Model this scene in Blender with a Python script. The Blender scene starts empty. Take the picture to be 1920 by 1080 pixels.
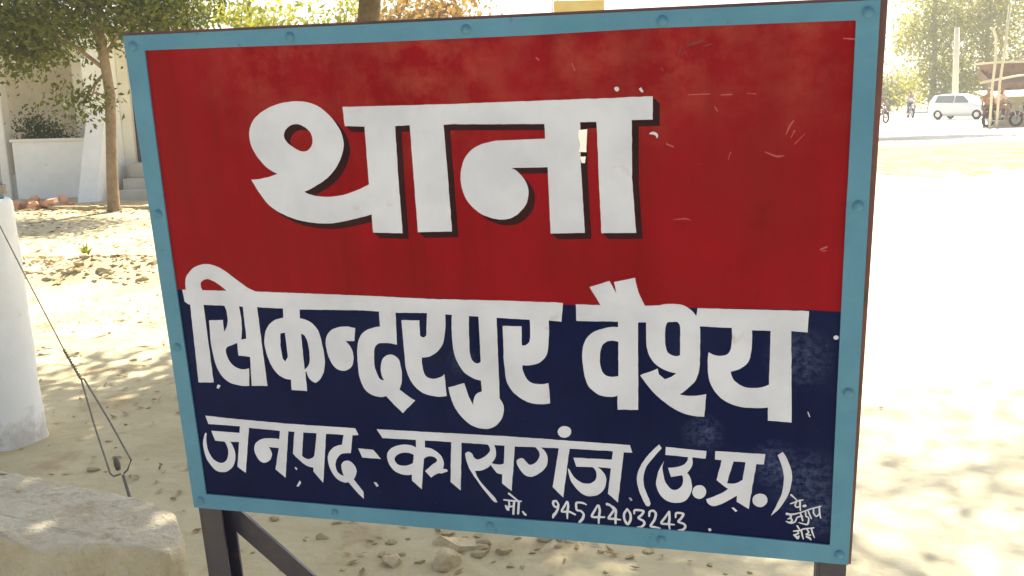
import bpy, bmesh, math, random
import numpy as np
from mathutils import Vector, Matrix, noise
from mathutils.geometry import tessellate_polygon

random.seed(7)
rng = np.random.default_rng(11)
sc = bpy.context.scene
COL = sc.collection
R = math.radians

# ------------------------------------------------------------------ camera
cam_data = bpy.data.cameras.new("camera")
cam = bpy.data.objects.new("camera", cam_data)
COL.objects.link(cam)
cam_data.sensor_width = 36.0
cam_data.lens = 33.54
cam_data.clip_start = 0.05
cam_data.clip_end = 3000
cam.matrix_world = Matrix(((0.99969826, 0.024564, 0.0, 0.0),
                           (-0.00461958, 0.1880063, -0.98215696, 0.0),
                           (-0.0241257, 0.9818606, 0.18806304, 1.5),
                           (0, 0, 0, 1)))
sc.camera = cam

# ------------------------------------------------------------------ light
SUN_EL, SUN_AZ = 54.0, 24.0          # degrees; azimuth clockwise from +Y (ahead of the camera)
world = bpy.data.worlds.new("World")
sc.world = world
world.use_nodes = True
wn = world.node_tree
for n in list(wn.nodes):
    wn.nodes.remove(n)
sky = wn.nodes.new('ShaderNodeTexSky')
sky.sky_type = 'NISHITA'
sky.sun_disc = False
sky.sun_elevation = R(SUN_EL)
sky.sun_rotation = R(SUN_AZ)
sky.air_density = 1.0
sky.dust_density = 3.0
sky.ozone_density = 1.0
bg = wn.nodes.new('ShaderNodeBackground')
bg.inputs['Strength'].default_value = 0.085
wo = wn.nodes.new('ShaderNodeOutputWorld')
wn.links.new(sky.outputs[0], bg.inputs[0])
wn.links.new(bg.outputs[0], wo.inputs[0])

sl = bpy.data.lights.new("sun", 'SUN')
sl.energy = 5.0
sl.angle = R(0.53)
sl.color = (1.0, 0.93, 0.80)
sun = bpy.data.objects.new("sun", sl)
COL.objects.link(sun)
sd = Vector((math.sin(R(SUN_AZ)) * math.cos(R(SUN_EL)), math.cos(R(SUN_AZ)) * math.cos(R(SUN_EL)), math.sin(R(SUN_EL))))
sun.rotation_euler = sd.to_track_quat('Z', 'Y').to_euler()
sun.location = sd * 60

sc.view_settings.view_transform = 'Standard'
sc.view_settings.look = 'None'
sc.view_settings.exposure = 1.6
sc.view_settings.gamma = 1.0

# ------------------------------------------------------------------ materials
def mat(name, col, rough=0.8, col2=None, scale=4.0, detail=6.0, lo=0.35, hi=0.65, bump=0.0, bscale=30.0,
        metal=0.0, spec=0.5, transl=0.0, third=None, tscale=1.0, tlo=.55, thi=.65):
    m = bpy.data.materials.new(name)
    m.use_nodes = True
    nt = m.node_tree
    b = nt.nodes['Principled BSDF']
    b.inputs['Roughness'].default_value = rough
    b.inputs['Metallic'].default_value = metal
    b.inputs['Specular IOR Level'].default_value = spec
    b.inputs['Base Color'].default_value = (*col, 1)
    tc = nt.nodes.new('ShaderNodeTexCoord')
    out = None
    if col2:
        nz = nt.nodes.new('ShaderNodeTexNoise')
        nz.inputs['Scale'].default_value = scale
        nz.inputs['Detail'].default_value = detail
        nz.inputs['Roughness'].default_value = 0.62
        nt.links.new(tc.outputs['Object'], nz.inputs['Vector'])
        rp = nt.nodes.new('ShaderNodeValToRGB')
        rp.color_ramp.elements[0].position = lo
        rp.color_ramp.elements[0].color = (*col, 1)
        rp.color_ramp.elements[1].position = hi
        rp.color_ramp.elements[1].color = (*col2, 1)
        nt.links.new(nz.outputs['Fac'], rp.inputs['Fac'])
        out = rp.outputs['Color']
        if third:
            n2 = nt.nodes.new('ShaderNodeTexNoise')
            n2.inputs['Scale'].default_value = tscale
            n2.inputs['Detail'].default_value = 8
            n2.inputs['Roughness'].default_value = 0.65
            nt.links.new(tc.outputs['Object'], n2.inputs['Vector'])
            r2 = nt.nodes.new('ShaderNodeValToRGB')
            r2.color_ramp.elements[0].position = tlo
            r2.color_ramp.elements[0].color = (0, 0, 0, 1)
            r2.color_ramp.elements[1].position = thi
            r2.color_ramp.elements[1].color = (1, 1, 1, 1)
            nt.links.new(n2.outputs['Fac'], r2.inputs['Fac'])
            mx = nt.nodes.new('ShaderNodeMix')
            mx.data_type = 'RGBA'
            nt.links.new(r2.outputs['Color'], mx.inputs['Factor'])
            nt.links.new(out, mx.inputs['A'])
            mx.inputs['B'].default_value = (*third, 1)
            out = mx.outputs['Result']
        nt.links.new(out, b.inputs['Base Color'])
    if bump:
        nb = nt.nodes.new('ShaderNodeTexNoise')
        nb.inputs['Scale'].default_value = bscale
        nb.inputs['Detail'].default_value = 8
        nt.links.new(tc.outputs['Object'], nb.inputs['Vector'])
        bp = nt.nodes.new('ShaderNodeBump')
        bp.inputs['Strength'].default_value = bump
        bp.inputs['Distance'].default_value = 0.02
        nt.links.new(nb.outputs['Fac'], bp.inputs['Height'])
        nt.links.new(bp.outputs['Normal'], b.inputs['Normal'])
    if transl:
        tr = nt.nodes.new('ShaderNodeBsdfTranslucent')
        if out:
            nt.links.new(out, tr.inputs['Color'])
        else:
            tr.inputs['Color'].default_value = (*col, 1)
        ms = nt.nodes.new('ShaderNodeMixShader')
        ms.inputs[0].default_value = transl
        nt.links.new(b.outputs[0], ms.inputs[1])
        nt.links.new(tr.outputs[0], ms.inputs[2])
        nt.links.new(ms.outputs[0], nt.nodes['Material Output'].inputs['Surface'])
    return m

def sign_paint(name, col, col2, wear_sheen, centres, rough, amount, fine):
    """weathered gloss paint; chalky worn spots and painted sheen near the given centres (panel metres)."""
    m = mat(name, col, rough, col2, 5.0, 5, .3, .75, bump=0.05, bscale=9, spec=.10)
    nt = m.node_tree
    b = nt.nodes['Principled BSDF']
    base = b.inputs['Base Color'].links[0].from_socket
    tc = [n for n in nt.nodes if n.type == 'TEX_COORD'][0]
    total = None
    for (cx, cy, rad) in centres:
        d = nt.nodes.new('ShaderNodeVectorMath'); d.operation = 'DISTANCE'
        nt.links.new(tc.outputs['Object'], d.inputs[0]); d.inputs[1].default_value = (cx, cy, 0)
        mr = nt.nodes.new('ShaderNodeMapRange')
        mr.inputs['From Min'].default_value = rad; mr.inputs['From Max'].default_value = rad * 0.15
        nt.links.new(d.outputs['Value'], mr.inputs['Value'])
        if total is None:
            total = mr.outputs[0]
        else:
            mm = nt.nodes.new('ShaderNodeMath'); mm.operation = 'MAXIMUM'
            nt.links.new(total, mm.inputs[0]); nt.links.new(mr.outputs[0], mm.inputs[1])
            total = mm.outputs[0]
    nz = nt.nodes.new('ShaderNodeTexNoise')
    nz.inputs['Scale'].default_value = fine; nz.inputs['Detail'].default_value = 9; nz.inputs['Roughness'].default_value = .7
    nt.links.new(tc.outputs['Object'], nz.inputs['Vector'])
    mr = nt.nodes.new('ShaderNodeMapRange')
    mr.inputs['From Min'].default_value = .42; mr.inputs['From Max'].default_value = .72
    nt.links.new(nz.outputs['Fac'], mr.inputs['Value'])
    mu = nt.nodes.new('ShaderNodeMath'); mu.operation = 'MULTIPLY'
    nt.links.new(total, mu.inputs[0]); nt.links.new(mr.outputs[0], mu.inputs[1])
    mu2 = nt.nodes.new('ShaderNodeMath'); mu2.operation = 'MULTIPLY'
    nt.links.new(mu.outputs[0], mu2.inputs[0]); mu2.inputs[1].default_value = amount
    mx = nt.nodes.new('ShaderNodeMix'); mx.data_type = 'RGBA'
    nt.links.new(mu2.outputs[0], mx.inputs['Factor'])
    nt.links.new(base, mx.inputs['A']); mx.inputs['B'].default_value = (*wear_sheen, 1)
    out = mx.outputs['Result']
    def layer(out, scale3, sc_, lo, hi, colr, amt, detail=6):
        mp = nt.nodes.new('ShaderNodeMapping'); mp.inputs['Scale'].default_value = scale3
        nt.links.new(tc.outputs['Object'], mp.inputs['Vector'])
        n_ = nt.nodes.new('ShaderNodeTexNoise'); n_.inputs['Scale'].default_value = sc_; n_.inputs['Detail'].default_value = detail; n_.inputs['Roughness'].default_value = .65
        nt.links.new(mp.outputs[0], n_.inputs['Vector'])
        r_ = nt.nodes.new('ShaderNodeMapRange'); r_.inputs['From Min'].default_value = lo; r_.inputs['From Max'].default_value = hi; r_.inputs['To Max'].default_value = amt
        nt.links.new(n_.outputs['Fac'], r_.inputs['Value'])
        m_ = nt.nodes.new('ShaderNodeMix'); m_.data_type = 'RGBA'
        nt.links.new(r_.outputs[0], m_.inputs['Factor']); nt.links.new(out, m_.inputs['A']); m_.inputs['B'].default_value = (*colr, 1)
        return m_.outputs['Result']
    dk = tuple(c * .55 for c in col)
    out = layer(out, (14, 1.1, 1), 1.0, .45, .75, dk, .55)             # rain streaks
    out = layer(out, (1, 1, 1), 2.2, .42, .70, tuple(c * .6 + d * .10 for c, d in zip(col2, wear_sheen)), .6, 3)   # uneven fading
    out = layer(out, (1, 1, 1), 150, .70, .76, wear_sheen, .7, 3)           # flecks
    out = layer(out, (6, 60, 1), 1.3, .72, .78, wear_sheen, .45, 4)         # scuffs
    out = layer(out, (1, 1, 1), 11, .60, .80, dk, .6, 8)               # grime
    nt.links.new(out, b.inputs['Base Color'])
    bpn = [n for n in nt.nodes if n.type == 'BUMP'][0]
    nd = nt.nodes.new('ShaderNodeTexNoise'); nd.inputs['Scale'].default_value = 3.2; nd.inputs['Detail'].default_value = 2
    nt.links.new(tc.outputs['Object'], nd.inputs['Vector'])
    b2 = nt.nodes.new('ShaderNodeBump'); b2.inputs['Strength'].default_value = .35; b2.inputs['Distance'].default_value = .03
    nt.links.new(nd.outputs['Fac'], b2.inputs['Height']); nt.links.new(b2.outputs[0], bpn.inputs['Normal'])
    return m

M = {}
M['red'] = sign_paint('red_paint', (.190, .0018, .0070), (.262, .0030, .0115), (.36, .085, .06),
                      [(.93, .81, .12), (.88, .75, .08), (.605, .81, .05), (1.0, .86, .10), (.55, .87, .26), (.30, .88, .22), (.82, .88, .24), (1.08, .86, .2)], .38, .8, 14)  # broad centres along the top paint the gloss reflection into the red
M['red'].node_tree.nodes['Principled BSDF'].inputs['Specular IOR Level'].default_value = .07
M['navy'] = sign_paint('navy_paint', (.002, .0055, .040), (.004, .009, .056), (.09, .13, .27),
                       [(1.13, .36, .06), (1.15, .14, .07), (1.17, .10, .06), (1.10, .17, .05), (.98, .22, .04), (.57, .33, .03)], .45, .9, 95)
M['navy'].node_tree.nodes['Principled BSDF'].inputs['Specular IOR Level'].default_value = .05
M['white_paint'] = mat('white_letter_paint', (.440, .475, .60), .5, (.555, .595, .735), 7, 7, .28, .62, spec=.2, third=(.43, .42, .47), tscale=16, tlo=.64, thi=.74)
M['scratch'] = mat('pink_scratched_paint', (.29, .055, .05), .6, (.40, .13, .11), 60)
M['stain'] = mat('dark_peeled_paint', (.10, .012, .012), .6, (.16, .03, .025), 60)
M['chip'] = mat('bare_white_chip', (.9, .9, .9), .4)
M['shade_paint'] = mat('dark_maroon_letter_shading', (.016, .004, .007), .5, (.028, .007, .011), 8, spec=.1)
M['blue'] = mat('blue_frame_paint', (.058, .185, .305), .5, (.092, .245, .38), 5, 8, .3, .7, spec=.2, bump=.25, bscale=25, third=(.035, .105, .15), tscale=30, tlo=.64, thi=.74)
M['bolt'] = mat('blue_painted_bolt', (.055, .17, .28), .5, (.085, .23, .36), 60, spec=.25)
M['maroon'] = mat('maroon_edge_paint', (.10, .032, .034), .6, (.16, .055, .05), 6, bump=.15, third=(.06, .04, .03), tscale=14)
M['leg'] = mat('navy_leg_paint', (.018, .020, .050), .5, (.035, .03, .045), 12, bump=.2, third=(.07, .045, .035), tscale=25, tlo=.6, thi=.7)
M['ground'] = mat('sandy_soil', (.385, .325, .185), .95, (.52, .455, .285), 1.1, 10, .35, .65, bump=.6, bscale=14, spec=.2,
                  third=(.31, .225, .12), tscale=2.6, tlo=.55, thi=.72)
def ground_zones(m):
    nt = m.node_tree; b = nt.nodes['Principled BSDF']
    base = b.inputs['Base Color'].links[0].from_socket
    tc = [n for n in nt.nodes if n.type == 'TEX_COORD'][0]
    sx = nt.nodes.new('ShaderNodeSeparateXYZ'); nt.links.new(tc.outputs['Object'], sx.inputs[0])
    nz = nt.nodes.new('ShaderNodeTexNoise'); nz.inputs['Scale'].default_value = .8; nz.inputs['Detail'].default_value = 8
    nt.links.new(tc.outputs['Object'], nz.inputs['Vector'])
    a = nt.nodes.new('ShaderNodeMath'); a.operation = 'MULTIPLY_ADD'; a.inputs[1].default_value = 2.4
    nt.links.new(nz.outputs['Fac'], a.inputs[0]); nt.links.new(sx.outputs['X'], a.inputs[2])
    mr = nt.nodes.new('ShaderNodeMapRange'); mr.inputs['From Min'].default_value = 1.3; mr.inputs['From Max'].default_value = 2.6
    nt.links.new(a.outputs[0], mr.inputs['Value'])
    n2 = nt.nodes.new('ShaderNodeTexNoise'); n2.inputs['Scale'].default_value = 3.0; n2.inputs['Detail'].default_value = 10; n2.inputs['Roughness'].default_value = .7
    nt.links.new(tc.outputs['Object'], n2.inputs['Vector'])
    rp = nt.nodes.new('ShaderNodeValToRGB')
    rp.color_ramp.elements[0].position = .35; rp.color_ramp.elements[0].color = (.50, .44, .285, 1)
    rp.color_ramp.elements[1].position = .62; rp.color_ramp.elements[1].color = (.62, .565, .40, 1)
    nt.links.new(n2.outputs['Fac'], rp.inputs['Fac'])
    mx = nt.nodes.new('ShaderNodeMix'); mx.data_type = 'RGBA'
    nt.links.new(mr.outputs[0], mx.inputs['Factor']); nt.links.new(base, mx.inputs['A']); nt.links.new(rp.outputs[0], mx.inputs['B'])
    nt.links.new(mx.outputs['Result'], b.inputs['Base Color'])
ground_zones(M['ground'])
M['verge'] = mat('sandy_verge', (.30, .25, .115), .95, (.42, .37, .21), .9, 10, .35, .65, bump=.5, bscale=5, spec=.1, third=(.17, .145, .075), tscale=.8, tlo=.56, thi=.68)
M['road'] = mat('dusty_road', (.52, .49, .43), .9, (.60, .56, .48), .6, 8, spec=.2)
M['concrete'] = mat('rough_concrete', (.40, .345, .235), .95, (.52, .47, .35), 6, 10, .35, .62, bump=1.0, bscale=40, spec=.1, third=(.27, .215, .13), tscale=9, tlo=.58, thi=.7)
M['stone'] = mat('pale_stone', (.46, .37, .22), .9, (.56, .48, .31), 9, 8, bump=.9, bscale=25, spec=.2)
M['clod'] = mat('dry_clod', (.35, .28, .16), .95, (.47, .39, .24), 6, 6, bump=.4, spec=.1)
M['brick'] = mat('broken_brick', (.48, .25, .16), .9, (.60, .36, .25), 12, 6, bump=.4, spec=.1)
M['whitewash'] = mat('whitewash', (.80, .80, .77), .9, (.86, .86, .84), 3.5, 8, bump=.25, bscale=12, spec=.2, third=(.60, .61, .60), tscale=9, tlo=.62, thi=.72)
M['cream_wash'] = mat('cream_wash', (.76, .74, .68), .9, (.83, .81, .76), 3, 8, bump=.2, spec=.2)
M['beige_wall'] = mat('beige_wall', (.42, .38, .30), .9, (.50, .46, .38), 3, 6, spec=.2)
M['dark_wood'] = mat('dark_wood', (.075, .055, .045), .7, (.12, .09, .07), 6)
M['floor_cement'] = mat('cement_floor', (.45, .43, .38), .9, (.52, .50, .45), 4)
M['blue_steel'] = mat('blue_grey_steel', (.14, .19, .27), .5, (.19, .25, .33), 5, bump=.1)
M['wire'] = mat('rusty_steel_wire', (.16, .14, .12), .6, (.24, .20, .16), 60, metal=.5)
M['insul'] = mat('egg_insulator', (.12, .10, .09), .4)
M['bark'] = mat('grey_brown_bark', (.20, .14, .085), .95, (.30, .23, .15), 8, 8, bump=.8, bscale=22, spec=.1)
M['bark2'] = mat('dark_bark', (.10, .075, .045), .95, (.17, .13, .08), 10, 8, bump=.8, bscale=22, spec=.1)
M['bark3'] = mat('pale_bark', (.36, .31, .20), .95, (.44, .39, .27), 3, 6, spec=.1)
M['leaf_dark'] = mat('dark_olive_leaves', (.06, .085, .004), .6, (.14, .15, .006), 3, 4, transl=.35, spec=.3)
M['leaf_shade'] = mat('overhead_leaves', (.05, .08, .018), .6, (.09, .12, .025), 3, 4, transl=.25, spec=.3)
M['leaf_yellow'] = mat('yellow_green_leaves', (.26, .27, .006), .6, (.42, .41, .010), 1.6, 4, transl=.45, spec=.3)
M['leaf_far'] = mat('far_yellow_green_leaves', (.30, .30, .018), .7, (.46, .44, .035), .5, 5, transl=.65, spec=.2)
M['leaf_grey'] = mat('grey_olive_leaves', (.20, .195, .08), .7, (.30, .28, .13), .6, 5, transl=.4, spec=.2)
M['leaf_orange'] = mat('dry_orange_leaves', (.30, .17, .03), .7, (.42, .28, .06), 2.0, 4, transl=.4, spec=.2)
M['litter'] = mat('dry_leaf_litter', (.20, .13, .055), .8, (.42, .31, .16), 8, 3, transl=.1, spec=.2)
M['weed'] = mat('weed_leaves', (.15, .17, .012), .6, (.22, .22, .02), 9, transl=.4)
def mud_base(src, z0, z1):
    m = M[src].copy(); m.name = 'mud_splashed_' + src
    nt = m.node_tree; b = nt.nodes['Principled BSDF']; base = b.inputs['Base Color'].links[0].from_socket
    tc = [n for n in nt.nodes if n.type == 'TEX_COORD'][0]
    sx = nt.nodes.new('ShaderNodeSeparateXYZ'); nt.links.new(tc.outputs['Object'], sx.inputs[0])
    nz = nt.nodes.new('ShaderNodeTexNoise'); nz.inputs['Scale'].default_value = 11; nz.inputs['Detail'].default_value = 9; nz.inputs['Roughness'].default_value = .7
    nt.links.new(tc.outputs['Object'], nz.inputs['Vector'])
    a = nt.nodes.new('ShaderNodeMath'); a.operation = 'MULTIPLY_ADD'; a.inputs[1].default_value = -.62
    nt.links.new(nz.outputs['Fac'], a.inputs[0]); nt.links.new(sx.outputs['Z'], a.inputs[2])
    mr = nt.nodes.new('ShaderNodeMapRange'); mr.inputs['From Min'].default_value = z1; mr.inputs['From Max'].default_value = z0
    mr.inputs['To Max'].default_value = .5
    nt.links.new(a.outputs[0], mr.inputs['Value'])
    mx = nt.nodes.new('ShaderNodeMix'); mx.data_type = 'RGBA'
    nt.links.new(mr.outputs[0], mx.inputs['Factor']); nt.links.new(base, mx.inputs['A']); mx.inputs['B'].default_value = (.36, .29, .19, 1)
    nt.links.new(mx.outputs['Result'], b.inputs['Base Color'])
    return m
M['muddy_whitewash'] = mud_base('whitewash', -.30, -.16)
M['pole_conc'] = mat('pale_pole_concrete', (.62, .58, .44), .9, (.70, .66, .52), 2)
M['bamboo'] = mat('dry_bamboo', (.55, .50, .34), .7, (.66, .60, .42), 4)
M['thatch'] = mat('brown_thatch', (.20, .125, .085), .95, (.30, .20, .13), 5, 8, bump=.6)
M['awning'] = mat('cream_awning_cloth', (.62, .58, .42), .8, (.70, .66, .50), 2, transl=.2)
M['yellow_board'] = mat('yellow_board', (.50, .38, .12), .6, (.58, .46, .18), 4)
M['car_white'] = mat('white_car_paint', (.78, .78, .78), .3)
M['glass_dark'] = mat('dark_car_glass', (.24, .25, .26), .15)
M['rubber'] = mat('black_rubber', (.03, .03, .03), .8)
M['chrome'] = mat('dull_chrome', (.55, .55, .55), .3, metal=.9)
M['bike_black'] = mat('black_bike_paint', (.03, .03, .035), .35)
M['bike_red'] = mat('dark_red_bike_paint', (.16, .03, .025), .35)
M['glass_lamp'] = mat('headlamp_glass', (.6, .6, .6), .1)
M['skin'] = mat('brown_skin', (.26, .14, .085), .6, (.30, .17, .10), 8)
M['hair'] = mat('black_hair', (.015, .012, .010), .6)
M['cloth_white'] = mat('white_shirt_cloth', (.66, .65, .62), .9, (.72, .71, .68), 6)
M['cloth_blue'] = mat('blue_grey_trouser_cloth', (.14, .16, .20), .9, (.18, .20, .25), 6)
M['cloth_orange'] = mat('orange_brown_cloth', (.42, .19, .06), .9, (.52, .27, .10), 6)
M['cloth_brown'] = mat('brown_cloth', (.20, .12, .08), .9, (.26, .16, .11), 6)
M['cloth_pink'] = mat('pale_pink_cloth', (.55, .34, .28), .9, (.62, .42, .35), 6)

# ------------------------------------------------------------------ helpers
def link_mesh(name, verts, faces, material, parent=None, smooth=False):
    me = bpy.data.meshes.new(name)
    me.from_pydata([tuple(v) for v in verts], [], faces)
    me.update()
    if smooth:
        me.polygons.foreach_set('use_smooth', [True] * len(me.polygons))
    o = bpy.data.objects.new(name, me)
    COL.objects.link(o)
    if material:
        me.materials.append(material)
    if parent:
        o.parent = parent
    return o

def link_bm(name, bm, material, parent=None, smooth=False):
    me = bpy.data.meshes.new(name)
    bmesh.ops.recalc_face_normals(bm, faces=bm.faces[:])
    bm.to_mesh(me); bm.free()
    if smooth:
        me.polygons.foreach_set('use_smooth', [True] * len(me.polygons))
    o = bpy.data.objects.new(name, me)
    COL.objects.link(o)
    me.materials.append(material)
    if parent:
        o.parent = parent
    return o

def tag(o, label, cat, group=None, kind=None):
    if label: o['label'] = label
    if cat: o['category'] = cat
    if group: o['group'] = group
    if kind: o['kind'] = kind
    return o

def thing(name, label, cat, loc=(0, 0, 0), rotz=0.0, group=None):
    o = bpy.data.objects.new(name, None)
    COL.objects.link(o)
    o.location = loc
    o.rotation_euler = (0, 0, rotz)
    o.empty_display_size = .2
    return tag(o, label, cat, group)

def dup(root, loc, rotz, label=None):
    r = root.copy(); COL.objects.link(r)
    r.location = loc; r.rotation_euler = (0, 0, rotz)
    if label: r['label'] = label
    for ch in list(root.children):
        c = ch.copy(); COL.objects.link(c); c.parent = r
        for g in list(ch.children):
            d = g.copy(); COL.objects.link(d); d.parent = c
    return r

def bm_box(bm, x0, y0, z0, x1, y1, z1, bev=0.0):
    r = bmesh.ops.create_cube(bm, size=1.0)
    for v in r['verts']:
        v.co = Vector((x0 + (v.co.x + .5) * (x1 - x0), y0 + (v.co.y + .5) * (y1 - y0), z0 + (v.co.z + .5) * (z1 - z0)))
    if bev:
        es = list({e for v in r['verts'] for e in v.link_edges})
        bmesh.ops.bevel(bm, geom=es, offset=bev, segments=2, affect='EDGES')

def box(name, dims, material, parent=None, bev=0.0):
    bm = bmesh.new(); bm_box(bm, *dims, bev)
    return link_bm(name, bm, material, parent)

def tube_data(pts, rads, n=10, caps=True):
    """tapered tube through pts"""
    P = [Vector(p) for p in pts]
    V, F = [], []
    up = Vector((0.31, 0.17, 0.93))
    for i, p in enumerate(P):
        d = (P[min(i + 1, len(P) - 1)] - P[max(i - 1, 0)]).normalized()
        a = d.cross(up)
        if a.length < 1e-3: a = d.cross(Vector((1, 0, 0)))
        a.normalize(); b = d.cross(a)
        r = rads[i] if isinstance(rads, (list, tuple)) else rads
        for k in range(n):
            t = 2 * math.pi * k / n
            V.append(p + a * (r * math.cos(t)) + b * (r * math.sin(t)))
    for i in range(len(P) - 1):
        for k in range(n):
            F.append((i * n + k, i * n + (k + 1) % n, (i + 1) * n + (k + 1) % n, (i + 1) * n + k))
    if caps:
        F.append(tuple(range(n - 1, -1, -1)))
        F.append(tuple((len(P) - 1) * n + k for k in range(n)))
    return V, F

class MB:
    def __init__(s): s.V, s.F = [], []
    def add(s, vf):
        o = len(s.V); s.V += list(vf[0]); s.F += [tuple(i + o for i in f) for f in vf[1]]; return s
    def tube(s, pts, rads, n=10): return s.add(tube_data(pts, rads, n))
    def box(s, x0, y0, z0, x1, y1, z1):
        v = [(x0, y0, z0), (x1, y0, z0), (x1, y1, z0), (x0, y1, z0), (x0, y0, z1), (x1, y0, z1), (x1, y1, z1), (x0, y1, z1)]
        f = [(3, 2, 1, 0), (4, 5, 6, 7), (0, 1, 5, 4), (1, 2, 6, 5), (2, 3, 7, 6), (3, 0, 4, 7)]
        return s.add(([Vector(q) for q in v], f))
    def build(s, name, material, parent=None, smooth=False):
        return link_mesh(name, s.V, s.F, material, parent, smooth)

def wobble(pts, amp, seed):
    return [Vector(p) + Vector((noise.noise(Vector((i * 1.7, seed, 0))), noise.noise(Vector((i * 1.7, seed, 9))), 0)) * amp for i, p in enumerate(pts)]

def leaves_mesh(name, blobs, count, size, material, parent=None, aspect=.5, droop=.25, seed=1):
    """blobs: (centre, radii, weight); many small leaves in clumps through each blob's volume"""
    g = np.random.default_rng(seed)
    w = np.array([b[2] for b in blobs], float); w /= w.sum()
    cs, = [[]]
    for b, q in zip(blobs, w):
        k = max(1, int(count * q))
        ncl = max(4, k // 26)
        u = g.normal(size=(ncl, 3)); u /= np.linalg.norm(u, axis=1)[:, None]
        rr = g.random(ncl) ** (1 / 2.2)
        cc = np.array(b[0]) + u * rr[:, None] * np.array(b[1])
        idx = g.integers(0, ncl, k)
        spread = size * 2.6
        cs.append(cc[idx] + g.normal(size=(k, 3)) * spread * np.array([1, 1, .75]))
    C = np.concatenate(cs); n = len(C)
    ax = g.normal(size=(n, 3)); ax[:, 2] -= droop * 2; ax /= np.linalg.norm(ax, axis=1)[:, None]
    h = g.normal(size=(n, 3)); sd_ = np.cross(ax, h); sd_ /= np.linalg.norm(sd_, axis=1)[:, None]
    nn = np.cross(ax, sd_)
    L = size * (0.6 + .8 * g.random(n))[:, None]
    p0 = C - ax * L * .5; p2 = C + ax * L * .5
    p1 = C + sd_ * L * aspect * .5 + nn * L * .12; p3 = C - sd_ * L * aspect * .5 + nn * L * .12
    V = np.stack([p0, p1, p2, p3], 1).reshape(-1, 3)
    me = bpy.data.meshes.new(name)
    me.vertices.add(len(V)); me.vertices.foreach_set('co', V.ravel())
    me.loops.add(4 * n); me.loops.foreach_set('vertex_index', np.arange(4 * n))
    me.polygons.add(n); me.polygons.foreach_set('loop_start', np.arange(0, 4 * n, 4)); me.polygons.foreach_set('loop_total', np.full(n, 4))
    me.update(calc_edges=True)
    me.materials.append(material)
    o = bpy.data.objects.new(name, me); COL.objects.link(o)
    if parent: o.parent = parent
    return o

def tree(name, label, loc, trunk_pts, trunk_r, limbs, blobs, count, size, leafm, barkm, group=None, seed=1, n=12, cat='tree'):
    t = thing(name, label, cat, loc, 0, group)
    b = MB().tube(trunk_pts, trunk_r, n)
    for pts, rr in limbs: b.tube(pts, rr, 7)
    b.build('trunk', barkm, t, True)
    leaves_mesh('crown', blobs, count, size, leafm, t, seed=seed)
    return t

def auto_limbs(start, blobs, r0, g):
    out = []
    for c, rad, wt in blobs:
        s = Vector(start) + Vector((0, 0, g.uniform(-.3, .1)))
        e = Vector(c) + Vector((0, 0, rad[2] * .2))
        m = (s + e) / 2 + Vector((g.uniform(-.15, .15), g.uniform(-.15, .15), g.uniform(.05, .25)))
        out.append(([s, m, e], [r0, r0 * .65, r0 * .2]))
        for k in range(3):
            e2 = Vector(c) + Vector((g.uniform(-1, 1) * rad[0], g.uniform(-1, 1) * rad[1], g.uniform(-.3, .9) * rad[2])) * .8
            out.append(([m, (m + e2) / 2 + Vector((0, 0, .08)), e2], [r0 * .5, r0 * .32, r0 * .1]))
    return out

def chip_verts(verts, seed, cuts=11, lo=.42, hi=.85):
    """cut flat facets into a rounded lump so that it reads as broken stone"""
    gg = random.Random(seed); P = []
    for k in range(cuts):
        n_ = Vector((gg.gauss(0, 1), gg.gauss(0, 1), gg.gauss(0, .9))).normalized(); P.append((n_, gg.uniform(lo, hi)))
    out = []
    for v in verts:
        v = v.copy()
        for n_, d_ in P:
            t = v.dot(n_) - d_
            if t > 0: v -= n_ * t
        out.append(v * (1 + .05 * noise.noise(v * 5 + Vector((seed, 0, 0)))))
    return out

def rock(name, loc, r, material, seed, sub=4, rotz=0.0, amp=.35, label=None, cat=None, group=None):
    bm = bmesh.new()
    bmesh.ops.create_icosphere(bm, subdivisions=sub, radius=1)
    for v, c in zip(bm.verts, chip_verts([v.co for v in bm.verts], seed * 7 + 1)):
        v.co = Vector((c.x * r[0], c.y * r[1], max(c.z, -.45) * r[2])) * 1.25
    o = link_bm(name, bm, material, None, False)
    o.location = loc; o.rotation_euler = (0, 0, rotz)
    if label: tag(o, label, cat, group)
    return o

def skin(name, nodes, edges, material, parent=None, sub=1):
    """one continuous surface grown over joints: nodes [(x,y,z,r)]"""
    me = bpy.data.meshes.new(name)
    me.from_pydata([q[:3] for q in nodes], edges, [])
    o = bpy.data.objects.new(name, me); COL.objects.link(o)
    md = o.modifiers.new('s', 'SKIN'); md.use_smooth_shade = True
    for i, q in enumerate(nodes):
        sv = me.skin_vertices[0].data[i]
        sv.radius = (q[3], q[3] if len(q) < 5 else q[4]); sv.use_root = (i == 0)
    ms = o.modifiers.new('d', 'SUBSURF'); ms.levels = sub; ms.render_levels = sub
    dg = bpy.context.evaluated_depsgraph_get(); dg.update()
    nm = bpy.data.meshes.new_from_object(o.evaluated_get(dg))
    o.modifiers.clear(); o.data = nm
    nm.materials.clear(); nm.materials.append(material)
    nm.polygons.foreach_set('use_smooth', [True] * len(nm.polygons))
    if parent: o.parent = parent
    return o
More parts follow.
